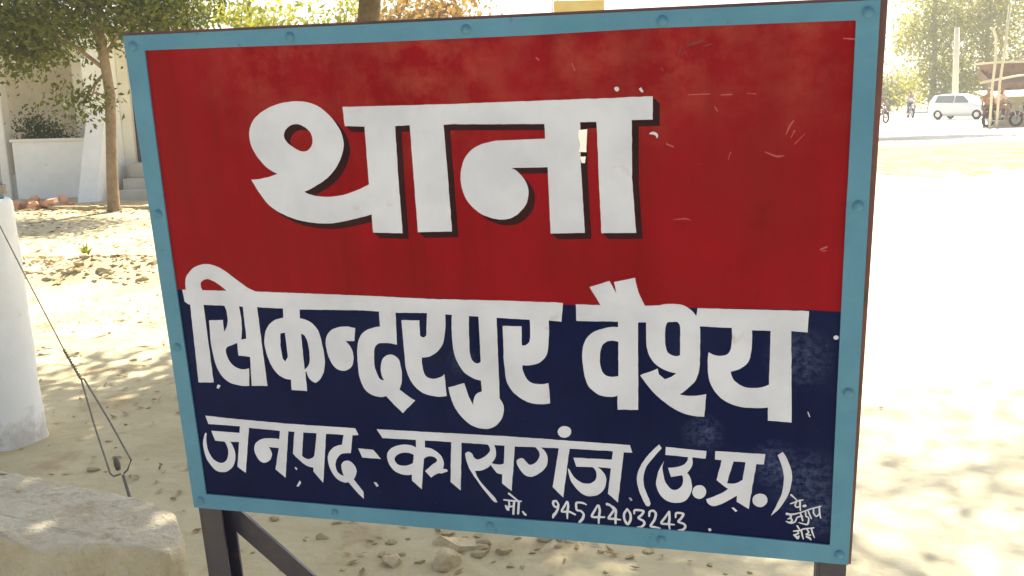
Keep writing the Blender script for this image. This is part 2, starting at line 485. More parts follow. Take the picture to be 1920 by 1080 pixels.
WORDS = {
 'thana': ([
   '2594,6584 2458,6655s 2281,6839s 2177,7036s 2149,7245s 2214,7438s 2363,7591s 2591,7711s 2840,7778s 3096,7799s 3329,7766s 3526,7674s 3712,7498s 3832,7299s 3876,7096s 3828,6906s 3702,6687s 3519,6508s 3294,6370s 3064,6266 3201,6212s 3454,6181s 3757,6209s 4033,6292s 4263,6394 4272,7359 3924,7370 3913,7686 5741,7688 7346,7707 9011,7727 9009,7376 8688,7375 8683,6480 8737,5598 8181,5588 8163,6223 8141,7358 7884,7361 7875,6718 7912,5591 7349,5575 7339,6658 6739,6649 6875,6556s 6976,6410s 7010,6251s 6962,6064s 6847,5921s 6711,5834s 6567,5803s 6374,5824s 6157,5919s 5973,6112s 5888,6334s 5882,6549s 5943,6762s 6078,6941s 6275,7041s 6522,7089s 6792,7098s 7316,7111 7311,7341 5719,7366 5645,7360 5662,6497 5673,5593 5069,5580 5068,6500 5065,7363 4810,7357 4796,6501 4797,5555 4261,5565 4266,5878 4017,5815s 3649,5739s 3405,5715s 3041,5744s 2742,5823s 2507,5935s 2338,6073s 2219,6245s 2142,6374s 2086,6488 2331,6509s|2797,7221s 2857,7344s 2992,7418s 3139,7401s 3263,7309s 3317,7172s 3277,7036s 3148,6955s 3003,6998s 2863,7096s',
  ], [
  ]),
 'chip': ([
   '7858,7242 7992,7248 7970,6892 7854,6898 7875,7000 7847,7128',
   '7870,6821 7956,6825 7945,6717 7888,6723',
  ], [
  ]),
 'sikandarpur': ([
   '420,4460 806,4460 1890,4461 4162,4434 5320,4407 6498,4413 7516,4402 7480,4076 7236,4089 6740,4094 6366,4108 5567,4133 5114,4154 4557,4143 3938,4168 2726,4147 1901,4167 816,4181 505,4182 433,4235',
   '480,2644 541,4190 496,4414 519,4654s 598,4782s 752,4896s 966,4953s 1181,4919s 1368,4813s 1581,4654s 1749,4533s 1906,4461 1894,4369 1303,4354 1319,4466 1167,4589s 1041,4658s 941,4672s 836,4613s 812,4539s 840,4454 816,4181 801,2660',
   '1229,4193 1271,4050s 1258,3840s 1163,3675 1171,3902 886,3883 864,3566 875,3172s 948,2875s 1097,2699s 1304,2632s 1535,2627 1582,2978 1400,2956s 1239,3038s 1158,3200s 1161,3348s 1273,3409 1402,3469 1392,3220 1629,3204 1587,2629 1909,2646 1897,4186 1612,4188 1601,3555 1489,3534 1527,3688s 1548,3914s 1534,4186',
   '2411,4179 2394,3980 2194,3919s 2041,3770s 1962,3542s 1973,3283s 2072,2994s 2221,2836s 2405,2796 2394,2591 2703,2587 2708,2958 2726,2968 2789,2815s 2892,2754 3049,2925s 3115,3170s 3100,3490s 3043,3773s 2912,3920s 2717,3983 2730,4179|2298,3683 2393,3703 2394,3236 2336,3143 2286,3199 2270,3457|2706,3692 2783,3644s 2824,3479s 2828,3255s 2786,3091s 2700,3006',
   '3768,3836 3729,3593 3557,3584 3657,3448s 3680,3259s 3622,3097s 3468,3016s 3310,3066s 3201,3270s 3172,3525s 3224,3701s 3355,3809s 3552,3854s',
   '4243,4169 4239,3877 4046,3835s 3898,3748s 3805,3592s 3763,3395s 3753,3114s 3772,2861s 3853,2665s 3987,2572s 4127,2548s 4242,2572 4384,2408 4532,2259 4785,2516 4639,2607s 4507,2713 4565,2899s 4569,3123s 4527,3294s 4395,3366s 4249,3290s 4182,3106s 4192,2966s 4231,2869 4145,2907s 4077,3101s 4075,3297s 4113,3493s 4218,3572s 4527,3551 4551,4170',
   '4647,4011 4977,4016 4970,3745 5026,3704s 5084,3749 5129,4176 5455,4165 5424,3789s 5340,3542s 5166,3385s 4972,3335 4977,3114s 5028,2983s 5162,2943s 5302,2991s 5368,3044 5381,2633 5193,2614s 4949,2666s 4767,2825s 4674,3045s 4654,3322',
   '5576,4155 5559,3523s 5642,3227s 5792,3042s 6028,2952 6030,2751 5919,2684s 5872,2576s 5861,2483 5782,2654 5716,2892 5425,2797 5487,2498s 5610,2280s 5816,2095s 6058,2048s 6251,2122s 6380,2298s 6408,2494s 6344,2643 6355,3232 6363,4134 6048,4143 6047,3758 6039,3299 5953,3274s 5877,3347s 5854,3535s 5880,4151',
   '6463,3966 6793,3970 6784,3626 6862,3642s 6924,3724s 6938,4118 7263,4116 7247,3670s 7188,3443s 7042,3316s 6776,3272 6800,3117s 6898,2973s 7053,2940s 7222,2970 7239,2596 6934,2579s 6702,2676s 6515,2886s 6463,3183s 6461,3560',
  ], [
  ]),
 'vaishya': ([
   '7732,4385 8145,4380 7968,4686 8295,4795 8408,4592 8372,4778 8711,4857 8767,4619s 8868,4390 9223,4402 9223,4119 8763,4104 8426,4106 7737,4095',
   '9707,4374 11410,4377 11406,4026 11168,4036 10565,4031 10235,4059 9739,4072 9676,4152',
   '8427,4125 8425,4011 8163,3974s 7922,3833s 7825,3579s 7832,3241s 7901,2961s 8086,2799s 8273,2771s 8398,2801 8394,2549 8743,2563 8748,3423 8750,4122|8426,3755 8264,3763s 8157,3676s 8113,3479s 8135,3255s 8226,3147s 8417,3150',
   '8868,4382 9097,4407 9299,4434s 9499,4410s 9662,4277s 9739,4088s 9749,3738s 9744,3357s 9682,3134s 9556,2989s 9428,2879 9608,2860s 9857,2907 9828,2505 9558,2525s 9299,2638s 9039,2849s 8883,3033s 8780,3187 9067,3312 9092,3216 9183,3131 9299,3184 9370,3251 9196,3290s 9016,3407s 8901,3623s 8885,3977s 8886,4113|9223,4111s 9311,4127s 9400,4122s 9433,3997 9431,3562 9324,3550s 9227,3617s 9192,3825',
   '10242,4078 10246,3785s 10192,3621s 10043,3580s 9885,3636 9878,3336s 9924,3090s 10065,2876s 10269,2749s 10495,2706s 10838,2725 10844,2496 11214,2485 11186,3262 11156,4052 10844,4051 10844,3123 10661,3056s 10463,3063s 10312,3151s 10255,3244s 10239,3320 10407,3387s 10527,3528s 10559,3770s 10558,4049',
  ], [
  ]),
 'janpad': ([
   '522,1970 1411,1930 2368,1908 3580,1902 3634,1771 3499,1758 2977,1753 2052,1755 1431,1775 1231,1794 564,1802',
   '1232,1804 1417,1790 1223,830 1062,940',
   '605,1664 1212,1657 1165,1465 980,1461 1038,1319s 1047,1158s 983,969s 863,851s 731,802s 579,836s 454,992s 390,1193s 392,1417s 473,1615 498,1597 466,1422s 480,1240s 551,1081s 676,1002s 782,1016s 867,1104s 909,1249s 896,1380s 855,1453 660,1466',
   '2055,1776 2227,1768 2055,786 1863,953 1988,1399 1778,1411 1812,1353s 1825,1253s 1763,1128s 1644,1073s 1548,1112s 1476,1269s 1478,1390s 1558,1506s 1729,1581s 2021,1586',
   '2352,1772 2267,1305 2383,1183s 2510,1082s 2655,1043 2646,962 2824,745 2988,1764 2804,1771 2702,1296 2647,1242s 2545,1215s 2449,1278 2534,1777',
   '3342,1781 3286,1553 3146,1514s 3021,1397s 2969,1255s 2999,1039s 3098,861s 3229,791s 3337,800 3510,579 3612,477 3622,628 3450,864 3516,999s 3516,1098s 3445,1211s 3332,1238s 3248,1177s 3228,1076s 3261,919 3168,962s 3118,1048s 3120,1167s 3184,1310s 3288,1377s 3444,1394 3514,1772',
   '3599,1506 3894,1497 4031,1322 3668,1325',
  ], [
  ]),
 'drip': ([
   '2343,757 2368,709 2308,623 2257,623',
   '2275,1035 2322,1008 2307,963 2271,1000',
   '3844,836 3892,840 3940,774 3894,746',
   '883,2621 944,2607 889,2537 848,2551',
   '11790,3957s 11809,3982s 11848,3988s 11869,3960s 11851,3927s 11811,3925s',
   '11448,2688 11466,2681 11497,2598 11476,2604',
   '8561,915 8590,918 8628,878 8602,855',
   '10287,874 10329,881 10394,825 10358,807',
   '9908,440 9948,460 9973,414 9931,389',
   '8569,918 8604,916 8621,875 8592,862',
   '8953,7163s 9011,7191s 9069,7170s 9090,7119s 9069,7087 9044,7137s 8994,7154s',
   '8427,7860s 8466,7886s 8502,7850s 8468,7813s',
   '8800,7841 8834,7865 8874,7799 8841,7791',
  ], [
  ]),
 'kasganj': ([
   '3999,1913 5158,1919 6438,1930 8592,1909 8631,1770 8484,1767 8270,1776 7546,1770 6580,1746 5588,1753 4910,1751 4097,1741',
   '4740,1770 4727,1597 4584,1645s 4395,1618s 4227,1529s 4154,1400s 4176,1248s 4272,1102s 4428,1038s 4612,1052 4603,931 4778,769 4862,1387 4966,1444s 5071,1429s 5114,1367s 5021,1283s 4870,1142 4975,1016 5101,1109s 5181,1115 5302,1166 5292,1207 5214,1215 5236,1354s 5180,1486s 5055,1579s 4900,1611 4911,1767|4675,1450 4571,1482s 4409,1459s 4297,1340s 4350,1239s 4497,1222s 4649,1283',
   '5408,1773 5601,1765 5523,805 5341,962',
   '6051,1782 6121,1661s 6078,1577s 5997,1498s 5878,1441 5816,1472s 5782,1551s 5712,1584s 5652,1541 5680,1359s 5747,1186s 5854,1016s 5998,807s 6131,639s 6200,623 6160,710s 6027,865s 5882,1046s 5814,1216 5997,1260s 6118,1358 6165,1286s 6225,1209s 6321,1189 6304,1011 6476,874 6576,1759 6393,1773 6357,1403 6259,1374s 6132,1397 6210,1511s 6226,1628s 6190,1772',
   '6931,1770 7029,1758 7113,1690s 7153,1560s 7128,1412s 7011,1269s 6857,1185s 6732,1207s 6625,1347s 6592,1453s 6632,1514s 6708,1528s 6768,1465s 6829,1411s 6918,1450s 6997,1549s 7013,1656s',
   '7363,1773 7551,1781 7406,823 7226,1011',
   '7587,2088s 7574,2040s 7540,2000s 7493,1975s 7441,1972s 7394,1990s 7363,2026s 7353,2073s 7366,2121s 7400,2161s 7447,2185s 7499,2189s 7546,2171s 7577,2135s',
   '7610,1606 8303,1617 8281,1450 8036,1458 8119,1380s 8177,1253s 8157,1092s 8061,951s 7914,890s 7767,913s 7623,1049s 7541,1203s 7510,1400 7546,1363 7604,1248s 7724,1151s 7846,1125s 7969,1183s 8008,1279s 7998,1384s 7939,1451 7659,1438',
   '8306,1791 8489,1778 8374,811 8203,962',
  ], [
  ]),
 'up': ([
   '9088,1952 9131,1888 9004,1725s 8871,1529s 8817,1316s 8830,1149s 8886,985s 8933,862s 8933,815s 8889,777s 8837,832s 8763,996s 8717,1182s 8709,1329s 8758,1500s 8853,1673s 8967,1825s',
   '9200,1917 9869,1888 9858,1745 9615,1756 9190,1769',
   '9569,1769 9633,1761 9643,1648s 9616,1553s 9552,1462 9608,1378s 9636,1235s 9609,1066s 9526,944s 9377,885s 9207,917s 9085,1044s 9035,1208s 9058,1397s 9115,1547s 9171,1658 9143,1528s 9161,1364s 9208,1232s 9302,1135s 9395,1143s 9469,1222s 9488,1327s 9469,1414 9283,1369 9236,1535 9376,1556s 9487,1605s 9551,1682s',
   '9871,1134s 9861,1077s 9829,1029s 9784,1000s 9733,996s 9686,1017s 9654,1060s 9642,1115s 9653,1172s 9685,1219s 9731,1248s 9782,1252s 9827,1231s 9859,1188s',
   '10875,1065s 10865,1009s 10832,963s 10784,934s 10730,930s 10680,950s 10645,991s 10632,1044s 10643,1099s 10676,1146s 10724,1174s 10778,1178s 10827,1158s 10862,1118s',
   '10014,1898 10815,1898 10802,1713 10681,1710 10511,1728 10305,1733 10013,1746',
   '10125,1754 10082,1558 10039,1370 10131,1295s 10232,1221 10079,1105s 9874,1001 9916,914s 9990,879s 10118,926s 10379,1109 10376,995 10574,874 10628,1315 10681,1724 10511,1742 10464,1404 10366,1341s 10294,1319s 10212,1326 10314,1748',
   '11012,1898 11089,1953 11172,1820s 11239,1625s 11253,1466s 11208,1219s 11092,964s 10937,781 11020,989s 11094,1189s 11123,1415s 11108,1615s 11059,1772s',
  ], [
  ]),
 'mobile': ([
  ], [
   '6326,686,29 6484,679,35 6643,684,27',
   '6424,817,41 6498,758,35 6587,683,35',
   '6417,663,31 6418,585,37 6384,505,52',
   '6351,574,31 6379,527,62 6399,495,41',
   '6406,551,31 6500,581,35',
   '6515,676,41 6499,548,41 6488,425,41',
   '6601,673,41 6589,556,41 6576,438,41',
   '6665,485,31 6698,438,45 6713,429,43',
  ]),
 'phone': ([
  ], [
   '7281,747,30 7235,732,46 7223,682,42 7252,630,42 7302,629,42 7318,679,36 7281,747,36',
   '7313,663,40 7306,596,40 7268,516,46 7226,458,56 7209,407,26',
   '7470,752,28 7422,650,40 7374,548,40 7509,554,40 7612,509,34',
   '7485,743,36 7492,656,44 7474,546,44 7470,419,26',
   '7815,722,26 7752,749,39 7643,740,40 7645,604,40 7718,589,40 7766,528,40 7744,439,50 7688,368,46',
   '8017,729,27 7965,622,41 7909,497,41 8041,498,41 8130,506,33',
   '8036,720,43 8054,629,43 8036,498,43 8029,372,26',
   '8187,764,55 8245,742,43 8302,666,43 8252,576,43 8207,490,43 8319,490,43 8411,482,27',
   '8284,718,49 8336,658,43 8329,528,43 8327,404,39',
   '8535,703,35 8481,607,41 8484,499,41 8536,407,48 8590,498,44 8587,616,41 8535,703,35',
   '8655,622,27 8670,693,42 8813,690,42 8784,612,42 8726,548,42 8812,497,42 8831,444,42 8782,381,42 8714,358,48',
   '8913,597,32 8923,683,42 8985,710,42 9028,655,42 9003,535,42 8936,411,42 9012,397,42 9098,383,27',
   '9241,701,28 9184,595,40 9118,482,40 9241,477,40 9340,475,26',
   '9255,713,42 9260,580,42 9250,494,42 9265,372,23',
   '9364,616,26 9378,702,41 9495,697,41 9458,609,41 9411,540,41 9505,506,41 9529,455,41 9496,399,41 9421,365,53',
  ]),
 'painter': ([
  ], [
   '11250,1191,34 11304,1141,22 11339,1104,22',
   '11243,1031,21 11306,1061,26 11349,1085,26 11434,1117,21',
   '11336,1074,24 11317,1002,24 11352,975,24 11395,999,24',
   '11391,1108,31 11394,1019,31 11404,920,21',
   '11455,1009,43 11476,1016,43',
   '11192,846,40 11262,837,35 11390,878,21 11559,963,24 11719,1027,24',
   '11192,841,43 11245,835,29 11255,776,35 11213,752,21',
   '11256,766,29 11279,728,29 11241,684,35 11184,704,17',
   '11267,676,26 11327,712,26 11359,795,21 11435,822,26',
   '11408,870,26 11427,811,26 11447,743,26',
   '11484,907,24 11496,828,24 11531,811,24 11541,771,24 11518,679,31 11388,702,17',
   '11526,931,24 11555,853,24 11583,795,22',
   '11610,968,24 11613,898,24 11658,842,24 11699,886,24',
   '11699,1005,27 11707,907,27 11728,818,19',
   '11364,639,29 11401,577,22 11419,548,22',
   '11311,538,26 11393,556,26 11470,594,26 11624,628,21',
   '11367,554,26 11386,505,26 11326,468,31',
   '11318,468,31 11362,431,43 11381,407,31 11396,455,23',
   '11432,560,26 11448,480,26 11467,411,19',
   '11522,588,26 11549,540,26 11508,496,26 11577,492,26',
   '11518,456,31 11562,440,40 11589,407,21',
   '11590,605,26 11610,536,26 11643,453,17',
  ]),
}
# ================================================================== GROUND
def ground_h(x, y):
    p = Vector((x, y, 0))
    h = .035 * noise.noise(p * .5) + .018 * noise.noise(p * 1.7)
    if y < 26:
        h += .010 * noise.noise(p * 5.1) + .006 * noise.noise(p * 11.3)
        # low earth ridge along the old bed, left of the sign
        for (cy, sx, am) in ((9.6, -.22, .09), (8.75, -.10, .07), (15.2, 0.0, .05)):
            yy = y - (cy + sx * (x + 4.0))
            k = math.exp(-(yy / .22) ** 2) * am * max(0.0, min(1.0, (-2.2 - x) / .8))
            h += k * (0.7 + .9 * noise.noise(p * 2.9 + Vector((0, 5, 0))))
    if y > 20: h *= .6
    q = abs((x - 17.6) * .916 - (y - 38.5) * .402); s_ = (x - 17.6) * .402 + (y - 38.5) * .916
    if s_ > -14: h *= min(1.0, max(0.0, (q - 4.5) / 4.0))
    return h

def axis(lo, hi, c, fine, grow):
    a = [c]; s = fine
    while a[-1] < hi:
        a.append(a[-1] + s)
        if a[-1] - c > 4.5: s *= grow
    b = [c]; s = fine
    while b[-1] > lo:
        b.append(b[-1] - s)
        if c - b[-1] > 4.5: s *= grow
    return sorted(set(a + b))

xs = axis(-900, 1200, -1.5, .055, 1.045)
ys = axis(-300, 2500, 6.0, .055, 1.04)
gv = [(x, y, ground_h(x, y)) for y in ys for x in xs]
nx = len(xs)
gf = [(j * nx + i, j * nx + i + 1, (j + 1) * nx + i + 1, (j + 1) * nx + i) for j in range(len(ys) - 1) for i in range(nx - 1)]
ground = link_mesh('ground', gv, gf, M['ground'], None, True)
ground['kind'] = 'structure'

# the dusty road running off to the right
rv, rf = [], []
rc, rd = Vector((17.6, 38.5)), Vector((.402, .916)); rp_ = Vector((.916, -.402))
for k in range(60):
    s = -8 + k * 6.0 + (2.0 if k == 0 else 0)
    for w_ in (-3.2, 3.2):
        q = rc + rd * s + rp_ * (w_ + .25 * noise.noise(Vector((s * .11, w_, 0))))
        rv.append((q.x, q.y, .006))
    if k: rf.append((2 * k - 2, 2 * k - 1, 2 * k + 1, 2 * k))
road = link_mesh('road', rv, rf, M['road']); road['kind'] = 'structure'

# sandy verge between the yard and the road
vv, vf2 = [], []
for k in range(150):
    x = 3.0 + k * .25
    a = 17.5 + 3.6 * noise.noise(Vector((x * .38, 1, 0))) + 2.2 * noise.noise(Vector((x * 1.1, 2, 0))) + 1.0 * noise.noise(Vector((x * 3.1, 2, 0))) + .1 * x
    b = 29.5 + 1.2 * noise.noise(Vector((x * .3, 5, 0))) + .6 * noise.noise(Vector((x * 1.5, 6, 0)))
    for t in np.linspace(0, 1, 24):
        y = a + (b - a) * float(t); vv.append((x, y, ground_h(x, y) + .005))
    if k: vf2 += [((k - 1) * 24 + i, k * 24 + i, k * 24 + i + 1, (k - 1) * 24 + i + 1) for i in range(23)]
verge = link_mesh('verge', vv, vf2, M['verge'], None, True); verge['kind'] = 'structure'

# ================================================================== SIGN BOARD
SW, SH = 1.22, 0.898
sign = thing('sign_board', 'red and navy hand painted sign board in a blue frame on dark metal legs', 'sign board')
sign.matrix_world = Matrix(((.96914, -.02184, -.24554, -.63507), (-.24651, -.08585, -.96533, 1.76851), (0, .99607, -.08858, .73858), (0, 0, 0, 1)))

def cr(loop, step=5):
    """closed loop of (x,y,smooth) -> dense polygon, rounded at smooth points, sharp at corners"""
    n = len(loop); P = [Vector((a * 1e-4, b * 1e-4)) for a, b, s in loop]; out = []
    def tan(i, other, fwd):
        if loop[i][2]:
            d = P[(i + 1) % n] - P[(i - 1) % n]
            return d.normalized() if d.length else d
        return None
    for i in range(n):
        j = (i + 1) % n
        a, b = P[i], P[j]
        if not loop[i][2] and not loop[j][2]:
            out.append(a); continue
        L = (b - a).length
        if L < 1e-6: continue
        t0 = tan(i, j, 1); t1 = tan(j, i, 0)
        ch = (b - a) / L
        if t0 is None: t0 = (ch * 2 - t1 * (ch.dot(t1))).normalized() if t1 is not None else ch
        if t1 is None: t1 = (ch * 2 - t0 * (ch.dot(t0))).normalized()
        for k in range(step):
            t = k / step
            h00 = 2*t**3-3*t**2+1; h10 = t**3-2*t**2+t; h01 = -2*t**3+3*t**2; h11 = t**3-t**2
            out.append(a*h00 + t0*(L*h10) + b*h01 + t1*(L*h11))
    res = []
    for i, a in enumerate(out):
        b = out[(i + 1) % len(out)]; k = max(1, int((b - a).length / .006))
        res += [a.lerp(b, t / k) for t in range(k)]
    return [p + Vector((noise.noise(Vector((p.x * 90, p.y * 90, 0))) + .6 * noise.noise(Vector((p.x * 260, p.y * 260, 3))),
                        noise.noise(Vector((p.x * 90, p.y * 90, 7))) + .6 * noise.noise(Vector((p.x * 260, p.y * 260, 11))))) * .00055 for p in res]

def parse_loops(s):
    res = []
    for lp in s.split('|'):
        pts = []
        for tok in lp.split():
            sm = tok.endswith('s'); a, b = tok.rstrip('s').split(',')
            pts.append((int(a), int(b), sm))
        res.append(cr(pts))
    return res

def fill_mb(mb, loops, z):
    tris = tessellate_polygon([[Vector((p.x, p.y, 0)) for p in lp] for lp in loops])
    V = [Vector((p.x, p.y, z)) for lp in loops for p in lp]
    F = []
    for t in tris:
        a, b, c = (V[i] for i in t)
        ar = (b - a).cross(c - a).z
        if abs(ar) < 1e-12: continue
        F.append(tuple(t) if ar > 0 else tuple(reversed(t)))
    mb.add((V, F))

def stroke_mb(mb, s, z):
    pts = [tuple(int(v) for v in tok.split(',')) for tok in s.split()]
    P = [Vector((a * 1e-4, b * 1e-4)) for a, b, w in pts]; W = [w * 1e-4 for a, b, w in pts]
    D, DW = [], []
    n = len(P)
    for i in range(n - 1):
        a, b = P[i], P[i + 1]
        t0 = (P[i + 1] - P[max(i - 1, 0)]) * (1.0 if i == 0 else .5); t1 = (P[min(i + 2, n - 1)] - P[i]) * (1.0 if i + 2 > n - 1 else .5)
        t0 = t0 * .8; t1 = t1 * .8
        for k in range(5):
            t = k / 5
            D.append(a*(2*t**3-3*t**2+1) + t0*(t**3-2*t**2+t) + b*(-2*t**3+3*t**2) + t1*(t**3-t**2)); DW.append(W[i]*(1-t)+W[i+1]*t)
    D.append(P[-1]); DW.append(W[-1])
    V, F = [], []
    def nrm(i):
        d = (D[min(i + 1, len(D) - 1)] - D[max(i - 1, 0)]).normalized(); return Vector((-d.y, d.x))
    for i, p in enumerate(D):
        q = nrm(i) * DW[i] * .5
        V += [Vector((*(p + q), z + i * 3e-6)), Vector((*(p - q), z + i * 3e-6))]
        if i: F.append((2*i-2, 2*i-1, 2*i+1, 2*i))
    for end in (0, len(D) - 1):          # round brush ends
        zz = z + end * 3e-6; q = nrm(end) * DW[end] * .5; sgn = 1 if end == 0 else -1
        base = len(V); V.append(Vector((*D[end], zz)))
        for k in range(9):
            a = math.pi * k / 8 * sgn
            r = Matrix.Rotation(a, 2) @ q
            V.append(Vector((*(D[end] + r), zz)))
            if k: F.append((base, base + k, base + k + 1) if sgn > 0 else (base, base + k + 1, base + k))
    mb.add((V, F))

MID = [(-45,4469),(353,4458),(2121,4451),(3963,4438),(5712,4416),(7591,4369),(9639,4378),(11412,4394),(11901,4378),(12200,4378)]
mid = [Vector((max(0.0, a * 1e-4), b * 1e-4)) for a, b in MID]
panel = thing('panel', None, None); panel.parent = sign
# painted sheet: red field above, navy field below, each a thin slab face
def field(pts, name, material):
    mb = MB(); fill_mb(mb, [pts], 0.0)
    return mb
top_pts = mid + [Vector((SW, SH - .006)), Vector((0, SH - .006))]
bot_pts = [Vector((0, .006)), Vector((SW, .006))] + list(reversed(mid))
bpy.data.objects.remove(panel)
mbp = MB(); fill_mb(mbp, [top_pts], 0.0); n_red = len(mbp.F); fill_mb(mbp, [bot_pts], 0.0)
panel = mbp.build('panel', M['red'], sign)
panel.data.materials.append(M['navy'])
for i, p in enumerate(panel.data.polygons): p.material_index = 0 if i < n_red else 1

# blue frame strip
inner = [(309,314),(1500,308),(3272,304),(4700,316),(6198,332),(7900,354),(9628,375),(10800,356),(11886,337),(11893,360),(11884,3100),(11881,5965),(11886,6409),(11888,7600),(11886,8700),
         (11874,8717),(8977,8729),(7187,8701),(4659,8695),(1865,8716),(380,8722),(354,7772),(330,6300),(317,5193),(310,2600)]
inner = [Vector((a * 1e-4, b * 1e-4)) for a, b in inner]
outer = [Vector((0, 0)), Vector((SW, 0)), Vector((SW, SH)), Vector((0, SH))]
fm = MB(); fill_mb(fm, [outer, inner], .0034)
def wall_loop(mb, lp, z0, z1, flip):
    n = len(lp)
    for i in range(n):
        a, b = lp[i], lp[(i + 1) % n]
        q = [Vector((a.x, a.y, z0)), Vector((b.x, b.y, z0)), Vector((b.x, b.y, z1)), Vector((a.x, a.y, z1))]
        mb.add((q, [(0, 1, 2, 3)] if not flip else [(3, 2, 1, 0)]))
wall_loop(fm, outer, -.004, .0034, False)
wall_loop(fm, inner, -.001, .0034, True)
frame = fm.build('frame', M['blue'], sign)

# maroon edge box behind the strip
em = MB()
em.box(0.002, SH - .03, -.060, SW - .0005, SH + .0045, -.0045)
ev = [(SW - .03, -.003), (SW + .0045, -.003), (SW + .0105, SH + .004), (SW - .03, SH + .004)]
em.add(([Vector((a, b, -.060)) for a, b in ev] + [Vector((a, b, -.0047)) for a, b in ev], [(3, 2, 1, 0), (4, 5, 6, 7), (0, 1, 5, 4), (1, 2, 6, 5), (2, 3, 7, 6), (3, 0, 4, 7)]))
em.box(-.0028, -.002, -.060, .03, SH + .004, -.0047)
em.box(.031, .002, -.058, SW - .031, .028, -.0046)
em.build('edge', M['maroon'], sign)
box('back_sheet', (.03, .02, -.009, SW - .03, SH - .02, -.0055), M['leg'], sign)

BOLTS = [(9160,8830),(12048,6047),(12050,3058),(3109,8840),(6122,8830),(170,5882),(160,3344),(3014,150),(9118,170),(12050,180),(170,170),(12040,8820),(170,8800),(6046,160)]
bm = bmesh.new()
bmesh.ops.create_uvsphere(bm, u_segments=14, v_segments=8, radius=1)
for v in list(bm.verts):
    if v.co.z < -.3: bm.verts.remove(v)
for v in bm.verts: v.co = Vector((v.co.x * .0062, v.co.y * .0062, max(0, v.co.z) * .0030))
r = bmesh.ops.create_cone(bm, segments=14, radius1=.0082, radius2=.0078, depth=.0012, cap_ends=True)
for i, (a, b) in enumerate(BOLTS):
    if i == 0:
        b0 = link_bm('bolt', bm, M['bolt'], frame, True); o = b0
    else:
        o = b0.copy(); COL.objects.link(o); o.parent = frame
    o.location = (a * 1e-4, b * 1e-4, .0042)

# lettering: each word one sub-part of the panel
zz = .00045
for word, (fills, strokes) in WORDS.items():
    if word == 'thana':
        sm_ = MB(); loops = parse_loops(fills[0])
        for k, s in enumerate((1.0, .8, .6, .4, .2)):
            off = Vector((.0105, -.0098)) * s
            fill_mb(sm_, [[p + off for p in lp] for lp in loops], .00015 + k * 4e-5)
        sm_.build('painted_letter_shading', M['shade_paint'], panel)
    if word in ('drip', 'chip'):
        for fsrc in fills:
            mb = MB(); fill_mb(mb, parse_loops(fsrc), zz + (.0006 if word == 'chip' else .0001))
            mb.build('paint_' + word, M['chip'] if word == 'chip' else M['white_paint'], panel)
        continue
    mb = MB(); k = 0
    for fsrc in fills:
        fill_mb(mb, parse_loops(fsrc), zz + k * 3e-5); k += 1
    for ssrc in strokes:
        stroke_mb(mb, ssrc, zz + k * 3e-5 + .00005); k += 4
    mb.build('painted_word', M['white_paint'], panel)

SCR = ['11734,8473,16 11952,8450,22', '10983,7118,10 11032,7243,26 11083,7320,14', '11053,7069,8 11103,7171,18', '10690,6859,14 10847,6793,26 10962,6800,10', '11539,5360,20 11630,5403,26',
 '11563,5336,10 11625,5345,18', '9540,7734,8 9855,7741,16', '10027,7721,12 10183,7725,20', '10399,7735,10 10523,7724,18', '7215,8364,18 7256,8330,26', '7775,8264,10 7821,8150,22',
 '9318,5813,8 9507,5831,20 9590,5806,8', '9936,7550,12 9976,7486,18', '10144,6744,8 10182,6865,14', '9220,7000,20 9317,6958,24', '2531,7292,6 2777,7270,14', '11256,7129,6 11110,6973,12']
STN = ['9536,8460,30 9614,8480,36 9754,8521,14', '9442,8440,16 9395,8349,22', '9786,8443,22 9886,8470,12', '9142,8140,28 9166,8107,24', '9221,8058,14 9277,8025,26', '9498,8361,22 9537,8298,12']
for src, nm, mm_ in ((SCR, 'paint_scratch', 'scratch'), (STN, 'paint_stain', 'stain')):
    for q in src:
        mb = MB(); stroke_mb(mb, q, .0001); mb.build(nm, M[mm_], panel)

# legs and brace
def leg(u0, u1):
    m_ = MB()
    m_.box(u0, -.80, -.056, u1, -.0025, -.051)          # angle iron: back flange, side flange
    m_.box(u0, -.80, -.0505, u0 + .005, -.0025, -.008)
    m_.box(u0 + .0055, -.80, -.013, u1, -.0025, -.008)
    m_.build('leg', M['leg'], sign)
leg(.002, .050); leg(SW - .05, SW - .002)
def bar(a, b, wd, z0, z1, name):
    a, b = Vector(a), Vector(b); d = (b - a).normalized(); n_ = Vector((-d.y, d.x)) * wd / 2
    q = [a + n_, a - n_, b - n_, b + n_]
    V = [Vector((p.x, p.y, z0)) for p in q] + [Vector((p.x, p.y, z1)) for p in q]
    return link_mesh(name, V, [(0, 1, 2, 3), (7, 6, 5, 4), (0, 4, 5, 1), (1, 5, 6, 2), (2, 6, 7, 3), (3, 7, 4, 0)], M['leg'], sign)
bar((.026, -.018), (.78, -.700), .046, -.050, -.0440, 'brace')
bar((.056, -.690), (SW - .056, -.690), .04, -.049, -.0150, 'cross_rail')

